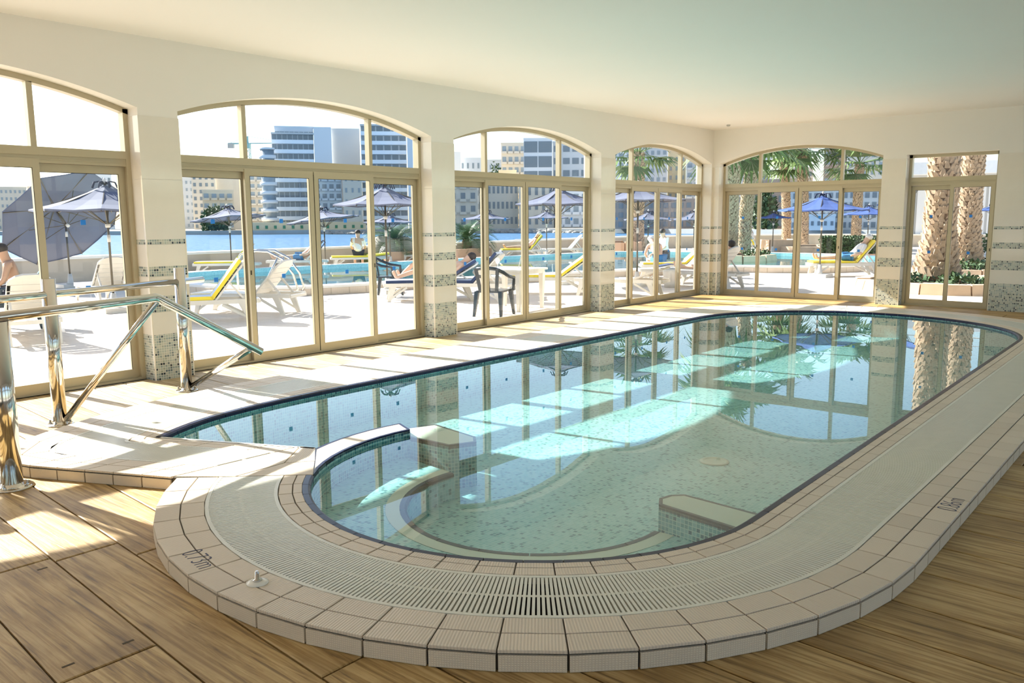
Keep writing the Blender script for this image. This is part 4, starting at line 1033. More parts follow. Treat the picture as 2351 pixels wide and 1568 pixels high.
# ------------------------------------------------------------------ people
def person(label, loc, rotdeg, J, hair, skin='skin', wear=None, group='people on the terrace'):
    """J: joint -> (x, y, z); one skinned body, hair and clothes as its children"""
    names = list(J); rad = {'pelvis': .125, 'waist': .115, 'chest': .135, 'neck': .055, 'head': .088, 'crown': .08}
    def rr(n_): return rad.get(n_, .075 if 'hip' in n_ else .055 if 'knee' in n_ else .038 if 'ankle' in n_ else .035 if 'toe' in n_ else .055 if 'shoulder' in n_ else .04 if 'elbow' in n_ else .03)
    E_ = [('pelvis', 'waist'), ('waist', 'chest'), ('chest', 'neck'), ('neck', 'head'), ('head', 'crown')]
    for s_ in 'lr': E_ += [('pelvis', 'hip_' + s_), ('hip_' + s_, 'knee_' + s_), ('knee_' + s_, 'ankle_' + s_), ('ankle_' + s_, 'toe_' + s_), ('chest', 'shoulder_' + s_), ('shoulder_' + s_, 'elbow_' + s_), ('elbow_' + s_, 'hand_' + s_)]
    def skinned(nm, nodes, mat, grow, parent):
        me = bpy.data.meshes.new(nm); idx = {k: i for i, k in enumerate(nodes)}
        me.from_pydata([J[k] for k in nodes], [(idx[a], idx[b]) for a, b in E_ if a in idx and b in idx], []); me.materials.append(mat)
        o = link(nm, me, parent); o.modifiers.new('skin', 'SKIN'); o.modifiers['skin'].use_smooth_shade = True
        for k in nodes: me.skin_vertices[0].data[idx[k]].radius = (rr(k) * grow, rr(k) * grow)
        me.skin_vertices[0].data[0].use_root = True
        m_ = o.modifiers.new('sub', 'SUBSURF'); m_.levels = 1; m_.render_levels = 2; return o
    root = thing('person', label, 'person', loc, math.radians(rotdeg), group)
    skinned('body', names, MT[skin], 1.0, root)
    hd = Vector(J['head']); cr = Vector(J['crown']); c = hd.lerp(cr, .62); nrm = (cr - hd).normalized()
    MB().sphere((c.x, c.y, c.z), .098, .098, .088, 12, 8).build('hair', MT[hair], root)
    fw = Vector(J.get('_f', (-1, 0, 0))) if False else Vector((-1, 0, 0)); f0 = hd + fw * .085
    MB().sphere((f0.x, f0.y, f0.z), .02, .016, .024, 8, 6).build('nose', MT[skin], root)
    for kind, mat in (wear or []):
        nodes = {'shirt': ['chest', 'waist', 'pelvis', 'shoulder_l', 'shoulder_r', 'elbow_l', 'elbow_r'], 'shorts': ['pelvis', 'hip_l', 'hip_r', 'knee_l', 'knee_r']}[kind]
        if kind == 'shorts':
            for s_ in 'lr': J['mid_' + s_] = tuple(Vector(J['hip_' + s_]).lerp(Vector(J['knee_' + s_]), .55))
            nodes = ['pelvis', 'hip_l', 'hip_r', 'mid_l', 'mid_r']; me = bpy.data.meshes.new(kind); me.from_pydata([J[k] for k in nodes], [(0, 1), (0, 2), (1, 3), (2, 4)], []); me.materials.append(MT[mat])
            o = link(kind, me, root); o.modifiers.new('skin', 'SKIN'); o.modifiers['skin'].use_smooth_shade = True
            for i_, r_ in enumerate((.145, .10, .10, .085, .085)): me.skin_vertices[0].data[i_].radius = (r_, r_)
            me.skin_vertices[0].data[0].use_root = True; m_ = o.modifiers.new('sub', 'SUBSURF'); m_.levels = 1; m_.render_levels = 2
        else: skinned(kind, nodes, MT[mat], 1.16, root)
    return root
def lie(back=48, knee=.0, z=.42):          # on a lounger, feet at -x
    a = math.radians(back); ux, uz = math.cos(a), math.sin(a); P = lambda t, y, o=.10: (.22 + ux * t - uz * o, y, z - .06 + uz * t + ux * o)
    J = {'pelvis': (.12, 0, z + .08), 'waist': P(.12, 0), 'chest': P(.36, 0), 'neck': P(.56, 0), 'head': P(.68, 0, .12), 'crown': P(.80, 0, .12)}
    for s_, y in (('l', .1), ('r', -.1)):
        k = knee * (1 if s_ == 'l' else .4)
        J['hip_' + s_] = (.05, y, z + .06); J['knee_' + s_] = (-.36, y, z + .05 + k); J['ankle_' + s_] = (-.78 + k * .6, y * 1.1, z + .03); J['toe_' + s_] = (-.84 + k * .6, y * 1.2, z + .17)
        J['shoulder_' + s_] = P(.50, y * 1.75, .08); J['elbow_' + s_] = P(.24, y * 2.5, .06); J['hand_' + s_] = (.06, y * 2.2, z + .10)
    return J
def sit(lean=.0, z=.45, head=0.0):          # on the edge of a seat, facing -x
    J = {'pelvis': (0, 0, z + .1), 'waist': (-.02 - lean * .3, 0, z + .26), 'chest': (-.03 - lean, 0, z + .46 - lean * .3), 'neck': (-.04 - lean * 1.3, 0, z + .64 - lean * .5), 'head': (-.07 - lean * 1.6 - head, 0, z + .74 - lean * .6), 'crown': (-.08 - lean * 1.8 - head, 0, z + .86 - lean * .7)}
    for s_, y in (('l', .1), ('r', -.1)):
        J['hip_' + s_] = (-.05, y, z + .07); J['knee_' + s_] = (-.46, y * 1.3, z + .06); J['ankle_' + s_] = (-.46, y * 1.3, .07); J['toe_' + s_] = (-.62, y * 1.4, .04)
        J['shoulder_' + s_] = (-.03 - lean * 1.15, y * 1.8, z + .57 - lean * .4); J['elbow_' + s_] = (-.1 - lean * 1.2, y * 2.4, z + .32 - lean * .4); J['hand_' + s_] = (-.34 - lean * .6, y * 1.6, z + .16 - lean * .2)
    return J
p = far(36, 600, 12.6); person('bare chested man with short dark hair seated at far left', (p.x, p.y, 0), -20, sit(.06), 'hair_dark', 'skin_tan', [('shorts', 'cloth_dark')])
person('sunbather reclining on the towel draped lounger by the sea wall', (15.9, 14.3, 0), -40, lie(), 'hair_dark', 'skin', [('shorts', 'cloth_blue')])
person('person in white shirt sitting with the back turned by the sea wall', (18.35, 14.3, 0), -130, sit(.05, .42), 'hair_dark', 'skin', [('shirt', 'shirt_white'), ('shorts', 'cloth_dark')])
person('sunbather with dark hair reclining beside the cycad planter', (21.2, 13.9, 0), -45, lie(), 'hair_dark', 'skin_tan', [('shorts', 'cloth_dark')])
person('person lying with raised knee on the lounger by the dark chair', (11.75, 3.95, 0), -40, lie(30, .24, .44), 'hair_dark', 'skin', [('shorts', 'shirt_white')])
p = col_at(1047, 4.9); person('tanned person seated left in the third arch behind the lounger', (p.x, p.y, 0), -60, sit(.05, .42), 'hair_dark', 'skin_tan', [('shorts', 'cloth_dark')])
person('white haired sunbather reclining on yellow cushion across the pool', (26.4, 13.6, 0), -40, lie(48, 0, .44), 'hair_white', 'skin', [('shorts', 'cloth_dark')])
person('white haired man in blue shorts stooping forward on a lounger', (20.1, 3.6, 0), -128, sit(.30, .42, .05), 'hair_white', 'skin', [('shorts', 'cloth_blue')])
person('dark haired woman sitting upright in the fourth arch', (23.2, 5.2, 0), -30, sit(.02, .40), 'hair_dark', 'skin', [('shirt', 'shirt_white'), ('shorts', 'cloth_dark')])
person('white haired person in white reclining below the blue umbrella', (23.25, -.35, 0), HD, lie(50, 0, .46), 'hair_white', 'skin', [('shirt', 'shirt_white'), ('shorts', 'cloth_blue')])
person('person reclining on the lounger cut by the corner pillar', (17.75, .95, 0), -95, lie(50), 'hair_dark', 'skin', [('shirt', 'shirt_white'), ('shorts', 'blue_towel')])
p = at(1727, 578); person('dark haired sunbather seen between palms in the end window', (p.x, p.y, 0), -60, sit(.05, .40), 'hair_dark', 'skin_tan', [('shirt', 'shirt_white'), ('shorts', 'yellow')])
def towel(label, mat, loc, rotdeg, pts, w):
    mb = MB()
    for a, b in zip(pts[:-1], pts[1:]): mb.hexa([(a[0], -w, a[1]), (b[0], -w, b[1]), (b[0], w, b[1]), (a[0], w, a[1])], [(a[0] - .01, -w, a[1] + .02), (b[0] - .01, -w, b[1] + .02), (b[0] - .01, w, b[1] + .02), (a[0] - .01, w, a[1] + .02)])
    o = mb.build('towel', MT[mat]); o.location = loc; o.rotation_euler = (0, 0, math.radians(rotdeg)); tag(o, label, 'towel', 'towels over chairs and loungers')
a = math.radians(48)
p = far(36, 600, 12.6)
towel('dark blue towel hung over a lounger back by the sea wall', 'blue_towel', (15.9, 14.3, 0), -40, [(.25 + .72 * math.cos(a) - .03, .38 + .66 * math.sin(a)), (.25 + .82 * math.cos(a), .375 + .80 * math.sin(a)), (.25 + .85 * math.cos(a) + .05, .36 + .74 * math.sin(a)), (.25 + .55 * math.cos(a) + .08, .36 + .42 * math.sin(a))], .24)
towel('teal towel over the chair of the bare chested man', 'teal_towel', (p.x, p.y, 0), 160, [(-.20, .52), (-.255, .80), (-.30, .86), (-.34, .80), (-.34, .5)], .17)
towel('heap of dark towels on the lounger in fourth arch', 'blue_towel', (18.6, 2.2, 0), -50, [(-.5, .40), (-.2, .46), (.1, .43), (.2, .40)], .22)

# ------------------------------------------------------------------ palms, cycads, hedge, planters
def palm(label, base, h, r0, r1, lean=(0, 0), crown=True, dense=True, seed=1, group='palms beyond the end wall', leaf=1.5, nl=26):
    rd = random.Random(seed); root = thing('palm_tree', label, 'palm', (base.x, base.y, base.z), 0, group)
    def ax(t): return Vector((lean[0] * t * t, lean[1] * t * t, h * t))
    def rad(t): return r1 + (r0 - r1) * max(0, 1 - t * 5) ** 2 + (r1 * .12) * (1 - t)
    tr = MB().tube([ax(k / 12) for k in range(13)], 1, 14); ring = 14
    for k in range(13):
        c = ax(k / 12)
        for j in range(ring):
            v = Vector(tr.v[k * ring + j]); tr.v[k * ring + j] = tuple(c + (v - c) * rad(k / 12))
    tr.build('trunk', MT['bark'], root)
    if dense:                                            # old leaf bases wrapped round the trunk
        st = MB(); rows = int(h / (.26 * r1)); per = 14; q_ = r1 / .30
        for k in range(rows):
            for j in range(per):
                t = (k + rd.uniform(-.3, .3)) / rows
                if t < 0 or t > .985: continue
                a = 2 * PI * (j + .5 * (k % 2)) / per + rd.uniform(-.12, .12); c = ax(t); r = rad(t) * .96
                o_ = Vector((math.cos(a), math.sin(a), 0)); s_ = Vector((-o_.y, o_.x, 0)); w = 2 * PI * r / per * rd.uniform(.45, .7); L_ = rd.uniform(.10, .19) * q_; out = rd.uniform(.015, .075) * q_
                p = c + o_ * r; q = p + Vector((0, 0, L_)) + o_ * out + s_ * rd.uniform(-.05, .05)
                st.hexa([p - s_ * w - o_ * .03, p + s_ * w - o_ * .03, p + s_ * w * .9 + o_ * .02, p - s_ * w * .9 + o_ * .02], [q - s_ * w * .45 - o_ * .02, q + s_ * w * .45 - o_ * .02, q + s_ * w * .35 + o_ * .012, q - s_ * w * .35 + o_ * .012])
        o = st.build('leaf_bases', MT['stub'], root); o['kind'] = 'stuff'
    if crown:
        top = ax(1.0)
        for k in range(nl):
            a = 2 * PI * k * .381966 + rd.uniform(-.2, .2); el = math.radians(75 - 105 * (k / nl) + rd.uniform(-8, 8)); d = Vector((math.cos(a) * math.cos(el), math.sin(a) * math.cos(el), math.sin(el)))
            fr = MB(); p1 = top + d * leaf * .55 - Vector((0, 0, .06 * leaf)); fr.bar(top, p1, .03, .02)
            s_ = d.cross(Vector((0, 0, 1))).normalized(); n_ = s_.cross(d)
            for j in range(15):
                b = math.radians(-78 + 156 * j / 14); dd = (d * math.cos(b) + s_ * math.sin(b)).normalized(); w = s_ * math.cos(b) - d * math.sin(b); L_ = leaf * (.72 - .18 * abs(b) / 1.36) * rd.uniform(.85, 1.1)
                m_ = p1 + dd * L_ * .6; e_ = p1 + dd * L_ - Vector((0, 0, L_ * rd.uniform(.12, .45))); ww = .035 * leaf
                fr.quad(p1, m_ + w * ww, e_, m_ - w * ww)
            fr.build('frond', MT['frond'], root)
    return root
def gpt(u, v, z): p = at(u, v, z); return p
P_ = col_at(1463, 13.4); P_.z = .0; palm('palm with rough trunk standing in the fourth arch', P_, up_to(P_, 352), .34, .26, seed=2, leaf=1.9)
for lab, u, d, vt, r, ln, sd_, lf in (('thick palm trunk at the left edge of the end window', 1677, 31, 322, .24, (.1, 0), 3, 1.9), ('leaning palm second from left in the end window', 1709, 33, 330, .22, (.3, -.25), 4, 1.9), ('slim palm left of the bright blue umbrella', 1807, 43, 372, .19, (-.3, .2), 5, 1.75), ('palm trunk right behind the pole of bright blue umbrella', 1845, 42, 338, .22, (-.25, .2), 6, 1.9), ('palm at the right of the end window above the hedge', 1967, 40.5, 376, .19, (0, 0), 7, 1.75)):
    p = far(u, 505, d); p.z = .0; palm(lab, p, up_to(p, vt), r * 1.15, r, ln, seed=sd_, leaf=lf)
D1 = gpt(2150, 636, .25); D2 = gpt(2216, 612, .25)
D1.z = D2.z = .2
palm('thickest palm trunk with shaggy bark left in the glazed door', D1, 7.2, .46, .275, (.35, 0), seed=11, leaf=2.2)
palm('second thick palm trunk right in the glazed door', D2, 7.6, .42, .245, (.2, 0), seed=12, leaf=2.2)
def planter(label, c, rx, ry, h, n=14, seed=1, mat='pinkstone'):
    rd = random.Random(seed); r = thing('stone_planter', label, 'planter', (c.x, c.y, 0), 0, 'stone planters around the palms')
    P = [Vector((rx * math.cos(2 * PI * k / n), ry * math.sin(2 * PI * k / n))) for k in range(n)]
    for k in range(n):
        a, b = P[k], P[(k + 1) % n]; ia_, ib_ = a * .82, b * .82; hh = h * rd.uniform(.9, 1.08); a2 = a.lerp(b, .03); b2 = b.lerp(a, .03)
        MB().hexa([(*a2, 0), (*b2, 0), (*ib_, 0), (*ia_, 0)], [(*(a2 * .97), hh), (*(b2 * .97), hh), (*ib_, hh), (*ia_, hh)]).build('stone', MT[mat], r)
    MB().prism([tuple(p * .83) for p in P], 0, h * .75).build('soil', MT['floor_grout'], r)
    return r
planter('low rounded stone planter at the foot of the thickest palm', Vector((D1.x - .1, D1.y - .15, 0)), 1.85, 1.85, .22, 24, seed=3)
planter('low stone planter at the foot of the second door palm', Vector((D2.x - .1, D2.y - .2, 0)), 1.5, 1.5, .26, 18, seed=4)
p = far(1790, 505, 39); planter('square edged stone planter under the slim palm', Vector((p.x, p.y, 0)), 1.1, 1.1, .55, 4, seed=5)
p = far(1855, 505, 38.5); planter('low stone planter under the palm behind the blue umbrella', Vector((p.x, p.y, 0)), 1.4, 1.4, .3, 8, seed=6)
p = far(1690, 505, 30.2); planter('stone planter round the two left palms of the end window', Vector((p.x, p.y, 0)), 1.5, 1.5, .3, 10, seed=7)
p = col_at(1432, 13.6); planter('round orange planter by the palm in the fourth arch', Vector((p.x, p.y, 0)), .9, .9, .5, 10, seed=8, mat='terracotta')
def shrub(label, c, rx, ry, h, n, seed, leafsize=.09, mat='leaf', group='low shrubs in the planters', name='shrub', cat='shrub'):
    rd = random.Random(seed); mb = MB()
    for k in range(n):
        a = rd.uniform(0, 2 * PI); t = math.sqrt(rd.random()); z = rd.random()
        x, y = rx * t * math.cos(a), ry * t * math.sin(a); top = h * (1 - .5 * t * t); p = Vector((x, y, z * top + .01)); d = Vector((rd.uniform(-1, 1), rd.uniform(-1, 1), rd.uniform(-.1, 1))).normalized(); s_ = d.cross(Vector((rd.uniform(-1, 1), rd.uniform(-1, 1), .3))).normalized()
        l = leafsize * rd.uniform(.7, 1.4); mb.quad(p, p + d * l * .5 + s_ * l * .3, p + d * l, p + d * l * .5 - s_ * l * .3)
    r = thing(name, label, cat, tuple(c), 0, group); o = mb.build('foliage', MT[mat], r); o['kind'] = 'stuff'
    MB().tube([(0, 0, -.02), (.02, .01, h * .6)], .025, 6).build('stem', MT['bark'], r)
    return r
for i, (dx, dy, lab) in enumerate(((-.95, .45, 'leafy green shrub left at the foot of the thickest palm'), (-1.0, -.7, 'leafy green shrub right at the foot of the thickest palm'))):
    shrub(lab, (D1.x + dx, D1.y + dy, .17), .55, .5, .2, 240, 20 + i, .11)
shrub('leafy green shrub at the foot of the second door palm', (D2.x - .85, D2.y - .35, .22), .6, .5, .24, 240, 25, .11)
p = far(2262, 505, 29); shrub('bushy plant at the right edge of the glazed door', (p.x, p.y, 0), .7, .7, .9, 420, 26, .14)
p = far(1722, 505, 30.2); shrub('yellowish low plants under the leaning palm', (p.x, p.y - .3, .2), .6, .5, .25, 260, 27, .1)
# hedge
a = far(1888, 505, 34.5); b = far(2025, 505, 33.5); hd = thing('clipped_hedge', 'long dark green clipped hedge behind the yellow cushioned lounger', 'hedge', (a.x, a.y, 0), math.atan2(b.y - a.y, b.x - a.x)); L_ = (b - a).length
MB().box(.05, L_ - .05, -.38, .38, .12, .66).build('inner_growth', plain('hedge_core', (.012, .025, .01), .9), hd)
rd = random.Random(5); mb = MB()
for k in range(5200):
    f = rd.random(); x = rd.uniform(0, L_)
    if f < .4: p = Vector((x, rd.uniform(-.45, .45), .72 + rd.uniform(-.06, .06)))
    else: p = Vector((x, rd.choice((-.44, .44)) + rd.uniform(-.05, .05), rd.uniform(.12, .74)))
    d = Vector((rd.uniform(-1, 1), rd.uniform(-1, 1), rd.uniform(-.3, 1))).normalized(); s_ = d.cross(Vector((rd.uniform(-1, 1), rd.uniform(-1, 1), .2))).normalized(); l = .11 * rd.uniform(.7, 1.3)
    mb.quad(p, p + d * l * .5 + s_ * l * .3, p + d * l, p + d * l * .5 - s_ * l * .3)
o = mb.build('foliage', MT['leaf'], hd); o['kind'] = 'stuff'
MB().box(0, L_, -.55, .55, 0, .13).build('kerb', MT['terracotta'], hd)
def cycad(label, c, r, h, n, seed):
    rd = random.Random(seed); root = thing('cycad', label, 'plant', tuple(c), 0, 'cycads in the sea wall planter')
    MB().lathe([(.17, -.02), (.21, .1), (.19, .34), (.13, .42)], 12).build('trunk', MT['bark'], root)
    for k in range(n):
        a = 2 * PI * k * .381966; el = math.radians(82 - 80 * k / n + rd.uniform(-5, 5)); pts = []
        for j in range(9):
            t = j / 8; e2 = el - t * t * .75; pts.append(Vector((math.cos(a) * r * t * math.cos(e2 * .8 + .1), math.sin(a) * r * t * math.cos(e2 * .8 + .1), .38 + h * t * math.sin(max(e2, -.5)))))
        mb = MB().tube(pts, .012, 4, True, .004)
        for j in range(26):
            t = .12 + .87 * j / 26; i = min(7, int(t * 8)); p = pts[i].lerp(pts[i + 1], t * 8 - i); d = (pts[i + 1] - pts[i]).normalized(); s_ = d.cross(Vector((0, 0, 1)))
            s_ = s_.normalized() if s_.length > 1e-3 else Vector((1, 0, 0)); up = s_.cross(d); l = .20 * r * (1 - abs(2 * t - 1.05) ** 3 * .8)
            for sg in (-1, 1):
                e_ = p + s_ * sg * l + d * l * .55 + up * l * .28; mb.quad(p - d * .012, p + d * .014, e_ + d * .004, e_ - d * .004)
        mb.build('frond', MT['cycad'], root)
    return root
pa, pb = col_at(862, 14.9), col_at(1112, 14.4)
pl = thing('seawall_planter', 'long terracotta coloured planter against the sea wall', 'planter', (0, 0, 0))
MB().hexa([(pa.x, 14.3, 0), (pb.x, 14.0, 0), (pb.x, 14.2, 0), (pa.x, 14.5, 0)], [(pa.x, 14.3, .48), (pb.x, 14.0, .48), (pb.x, 14.2, .48), (pa.x, 14.5, .48)]).build('front_wall', MT['terracotta'], pl)
MB().hexa([(pa.x, 14.45, 0), (pb.x, 14.15, 0), (pb.x, 15.74, 0), (pa.x, 15.74, 0)], [(pa.x, 14.45, .42), (pb.x, 14.15, .42), (pb.x, 15.74, .42), (pa.x, 15.74, .42)]).build('soil', plain('planter_green', (.16, .20, .06), .9, var=.4), pl)
c1 = col_at(908, 15.1); c2 = col_at(1072, 14.9)
cycad('spiky cycad seen through the right panel of the second arch', (c1.x, c1.y, .42), 1.25, .95, 30, 1)
cycad('dark green cycad at the left edge of the third arch', (c2.x, c2.y, .42), 1.30, 1.05, 34, 2)
for i, (u, Y, s_, lab) in enumerate(((884, 15.2, .62, 'pale boulder left of the spiky cycad'), (934, 15.0, .6, 'pale boulder right of the spiky cycad'), (1094, 14.8, .42, 'pale boulder right of the dark green cycad'))):
    c = col_at(u, Y); rd = random.Random(i); mb = MB().sphere((0, 0, .12), s_, s_ * .8, s_ * .75, 10, 7)
    mb.v = [tuple(Vector(v) * (1 + .16 * math.sin(7 * v[0] + 5 * v[1] + i) * math.cos(6 * v[2]))) for v in mb.v]
    o = mb.build('boulder', plain('pale_boulder_%d' % i, (.55, .50, .43), .95, var=.2, scale=3, bump=.5)); o.location = (c.x, c.y, .42); tag(o, lab, 'rock', 'boulders in the sea wall planter')

# ------------------------------------------------------------------ the far shore
def vh(u): return 504.0 + (1175 - u) * .0072
SHD = [(-400, 300), (0, 280), (300, 266), (600, 256), (830, 258), (1200, 262), (1450, 236), (1700, 205), (2000, 178), (2400, 160), (2900, 150)]
def shore_d(u):
    for (a, da), (b, db) in zip(SHD[:-1], SHD[1:]):
        if a <= u <= b: return da + (db - da) * (u - a) / (b - a)
    return 160
front = [far(u, vh(u), d) for u, d in SHD]; back = [far(u, vh(u), 1100) for u in (2900, 1200, -400)]
QZ = -1.25
o = flat('shore_land', [Vector(p[:2]) for p in front + back], QZ, MT['limestone'], None); o['kind'] = 'structure'
mb = MB()
for p, q in zip(front[:-1], front[1:]): mb.quad((p.x, p.y, -2.6), (q.x, q.y, -2.6), (q.x, q.y, QZ + .02), (p.x, p.y, QZ + .02))
o = mb.build('quay_wall', MT['quay']); o['kind'] = 'structure'
rd = random.Random(9); mb = MB()
for k in range(170):
    u = rd.uniform(735, 1340); d = shore_d(u) - rd.uniform(.2, 6); p = far(u, vh(u), d); s_ = rd.uniform(.5, 1.5); n0 = len(mb.v); mb.sphere((p.x, p.y, -2.45), s_, s_, s_ * rd.uniform(.4, .75), 6, 4)
    for i in range(n0, len(mb.v)): v = Vector(mb.v[i]); mb.v[i] = tuple(v + Vector((rd.uniform(-.2, .2), rd.uniform(-.2, .2), rd.uniform(-.15, .15))) * s_)
o = mb.build('shore_rocks', MT['rock']); tag(o, 'jumbled rocks along the far waterline', 'rocks', kind='stuff')
UNIT = {}
def unit_box(mat):
    if mat not in UNIT: UNIT[mat] = MB().box(0, 1, 0, 1, 0, 1).mesh('panel', MT[mat])
    return UNIT[mat]
def bld(label, u0, u1, vtop, d, mat, style='grid', fl=6, cols=5, dep=7, glass='mid_glass', yaw=0.0, z0=QZ, extra=None, group='buildings on the far shore', blank=0.0, wh=.55, ww=.6, name='apartment_block'):
    an = math.atan(((u0 + u1) / 2 - IMG_W / 2) / FPX); p = far(u0, vh(u0), d); ppm = FPX / d; W_ = (u1 - u0) / ppm * math.cos(an); yaw -= an; top = 1.6 + (vh((u0 + u1) / 2) - vtop) / ppm; Hh = top - z0
    r = thing(name, label, 'building', (p.x, p.y, z0), -YAW + yaw, group)
    inset = 1.3 if style == 'bands' else 0.0
    MB().box(0, W_, inset, dep, 0, Hh).build('walls', MT[mat], r)
    if fl == 0: return r
    fh = Hh / fl; w0 = blank * W_
    for f in range(fl):
        z = f * fh
        if style == 'bands':
            o = link('balcony', unit_box('white_band'), r, (w0, 0, z + fh * .02)); o.scale = (W_ - w0, 1.5, fh * .40)
        for c in range(cols):
            cw = (W_ - w0) / cols; x = w0 + c * cw + cw * (1 - ww) / 2
            o = link('window', unit_box(glass), r, (x, inset - .12, z + fh * (.44 if style == 'bands' else (1 - wh) / 2))); o.scale = (cw * ww, .2, fh * (.52 if style == 'bands' else wh))
            if style == 'balcony':
                o = link('balcony', unit_box(mat), r, (x - cw * .1, -1.0, z + fh * .08)); o.scale = (cw * (ww + .2), 1.0, fh * .22)
    o = link('parapet', unit_box(mat), r, (-.1, -.1 + inset * .0, Hh)); o.scale = (W_ + .2, dep * .6, .5)
    return r
B = bld
B('pale block with rows of small windows at far left', -60, 70, 432, 300, 'warmblock', 'grid', 6, 12, wh=.4, ww=.4)
B('white hotel block on the skyline above the near umbrella', 166, 265, 403, 340, 'paleblock', 'grid', 6, 8, wh=.42, ww=.42, glass='dark_glass')
B('low pale roofs left of the white hotel block', 70, 168, 432, 330, 'warmblock', 'grid', 3, 7, wh=.4, ww=.4)
B('grey house cluster at the left edge of second arch', 395, 450, 412, 330, 'greyblock', 'grid', 7, 5, wh=.4, ww=.4)
B('tall limestone house with dark openings in the second arch', 445, 500, 402, 300, 'warmblock', 'grid', 8, 4, wh=.5, ww=.45, glass='dark_glass')
B('blank beige gable wall behind the small umbrella', 496, 566, 398, 310, 'warmblock', 'grid', 0)
B('low house with green garden above the quay in second arch', 468, 540, 440, 275, 'limestone', 'balcony', 4, 4, wh=.5)
B('rose grey house left of the round balcony tower', 556, 610, 402, 290, 'warmblock', 'balcony', 7, 3)
def tower(label, u0, u1, vtop, d, fl):
    p = far((u0 + u1) / 2, vh(u0), d); ppm = FPX / d; R = (u1 - u0) / ppm / 2; Hh = 1.6 + (vh(u0) - vtop) / ppm - QZ
    r = thing('balcony_tower', label, 'building', (p.x, p.y, QZ), -YAW, 'buildings on the far shore'); MB().lathe([(R * .8, 0), (R * .8, Hh)], 20).build('core', MT['mid_glass'], r)
    for f in range(fl): MB().lathe([(R, f * Hh / fl), (R, f * Hh / fl + 1.1)], 20).build('balcony', MT['paleblock'], r)
    MB().lathe([(R * .9, Hh), (R * .9, Hh + .6)], 20).build('roof', MT['paleblock'], r); return r
tower('slim tower of rounded balconies left of the white banded hotel', 602, 640, 348, 268, 9)
B('white hotel with curved balcony bands, the tallest left block', 632, 728, 312, 272, 'greyblock', 'bands', 10, 8, 7, 'dark_glass', ww=.8)
B('setback penthouse storey on top of the white banded hotel', 640, 728, 298, 274, 'paleblock', 'grid', 1, 8, 7, 'mid_glass', z0=26, ww=.85)
B('blank pale grey gable wall right of the white banded hotel', 728, 768, 297, 275, 'paleblock', 'grid', 0)
B('second blank grey wall beside the banded hotel', 768, 832, 300, 284, 'greyblock', 'grid', 0)
B('apartment house with balconies under the blank grey wall', 724, 788, 398, 267, 'greyblock', 'balcony', 6, 4, 7, 'dark_glass')
B('brown plain house wall right of the balcony apartments', 790, 834, 400, 267, 'warmblock', 'grid', 5, 3, 7, wh=.4, ww=.3)
B('second white hotel with balcony bands at the right of second arch', 834, 938, 294, 274, 'greyblock', 'bands', 11, 6, 7, 'dark_glass', ww=.8)
B('narrow blank end wall of the second banded hotel', 939, 958, 305, 265, 'paleblock', 'grid', 0)
bh = B('long low yellow boathouse with green doors on the quay', 560, 845, 514, 258, 'boat_house', 'grid', 1, 14, 7, 'green_paint', name='boathouse', wh=.5, ww=.3)
B('tall plain pale block at the left edge of third arch', 1020, 1060, 352, 330, 'paleblock', 'grid', 0)
B('low pale skyline houses left in the third arch', 1058, 1106, 368, 340, 'paleblock', 'grid', 5, 4, wh=.4, ww=.35)
B('hillside houses in the middle of third arch', 1104, 1160, 372, 360, 'greyblock', 'grid', 5, 6, wh=.35, ww=.35)
B('limestone block with roof terrace left of the dark glass building', 1152, 1208, 335, 300, 'warmblock', 'balcony', 8, 4)
B('modern building with broad dark glass bands in third arch', 1203, 1268, 325, 280, 'paleblock', 'grid', 6, 2, 7, 'dark_glass', wh=.74, ww=.92)
B('stepped grey building right in the third arch', 1269, 1352, 332, 282, 'greyblock', 'grid', 7, 4, 7, 'dark_glass', wh=.5, ww=.72)
B('old villa with bay windows left in the third arch', 1030, 1098, 408, 272, 'warmblock', 'balcony', 4, 3, 7, 'dark_glass', ww=.45)
B('long low villa with balustraded terrace in third arch', 1099, 1190, 420, 276, 'warmblock', 'grid', 3, 9, 7, 'dark_glass', wh=.45, ww=.5)
B('sunny ochre house wall above the long villa', 1146, 1186, 396, 288, 'boat_house', 'grid', 6, 2, 7, wh=.3, ww=.3)
B('cream villa behind the big umbrella in third arch', 1192, 1272, 424, 270, 'warmblock', 'grid', 3, 5, 7, 'dark_glass', wh=.5, ww=.4)
B('white pier house at the right of third arch', 1275, 1370, 440, 268, 'paleblock', 'balcony', 3, 5, 12)
B('pale tall apartment block left in the fourth arch', 1380, 1470, 330, 262, 'paleblock', 'balcony', 9, 5, 14)
B('white slab building in the middle of fourth arch', 1462, 1530, 345, 250, 'greyblock', 'grid', 9, 5, 7, wh=.45, ww=.5)
B('ochre and grey block right in the fourth arch', 1531, 1572, 338, 256, 'boat_house', 'grid', 9, 3, 7, wh=.45, ww=.4)
B('grey block at the right edge of fourth arch', 1573, 1640, 330, 245, 'greyblock', 'balcony', 9, 4, 14)
B('low dark building behind umbrellas in the fourth arch', 1400, 1640, 462, 232, 'brownblock', 'grid', 3, 14, 7, 'dark_glass')
B('white house behind the left palms of end window', 1640, 1765, 372, 226, 'paleblock', 'balcony', 6, 6, 7, 'dark_glass')
B('dark leafy fronted building left in the end window', 1730, 1800, 418, 212, 'brownblock', 'grid', 4, 4, 7, 'dark_glass')
B('pale stone terrace houses behind the slim palm', 1802, 1862, 392, 214, 'warmblock', 'balcony', 6, 4, 7, 'dark_glass')
B('reddish brown apartment block in the end window', 1886, 1938, 328, 205, 'brownblock', 'balcony', 10, 3, 14)
B('second brown apartment block right in the end window', 1939, 2040, 352, 198, 'warmblock', 'grid', 9, 6, 7, wh=.4, ww=.45)
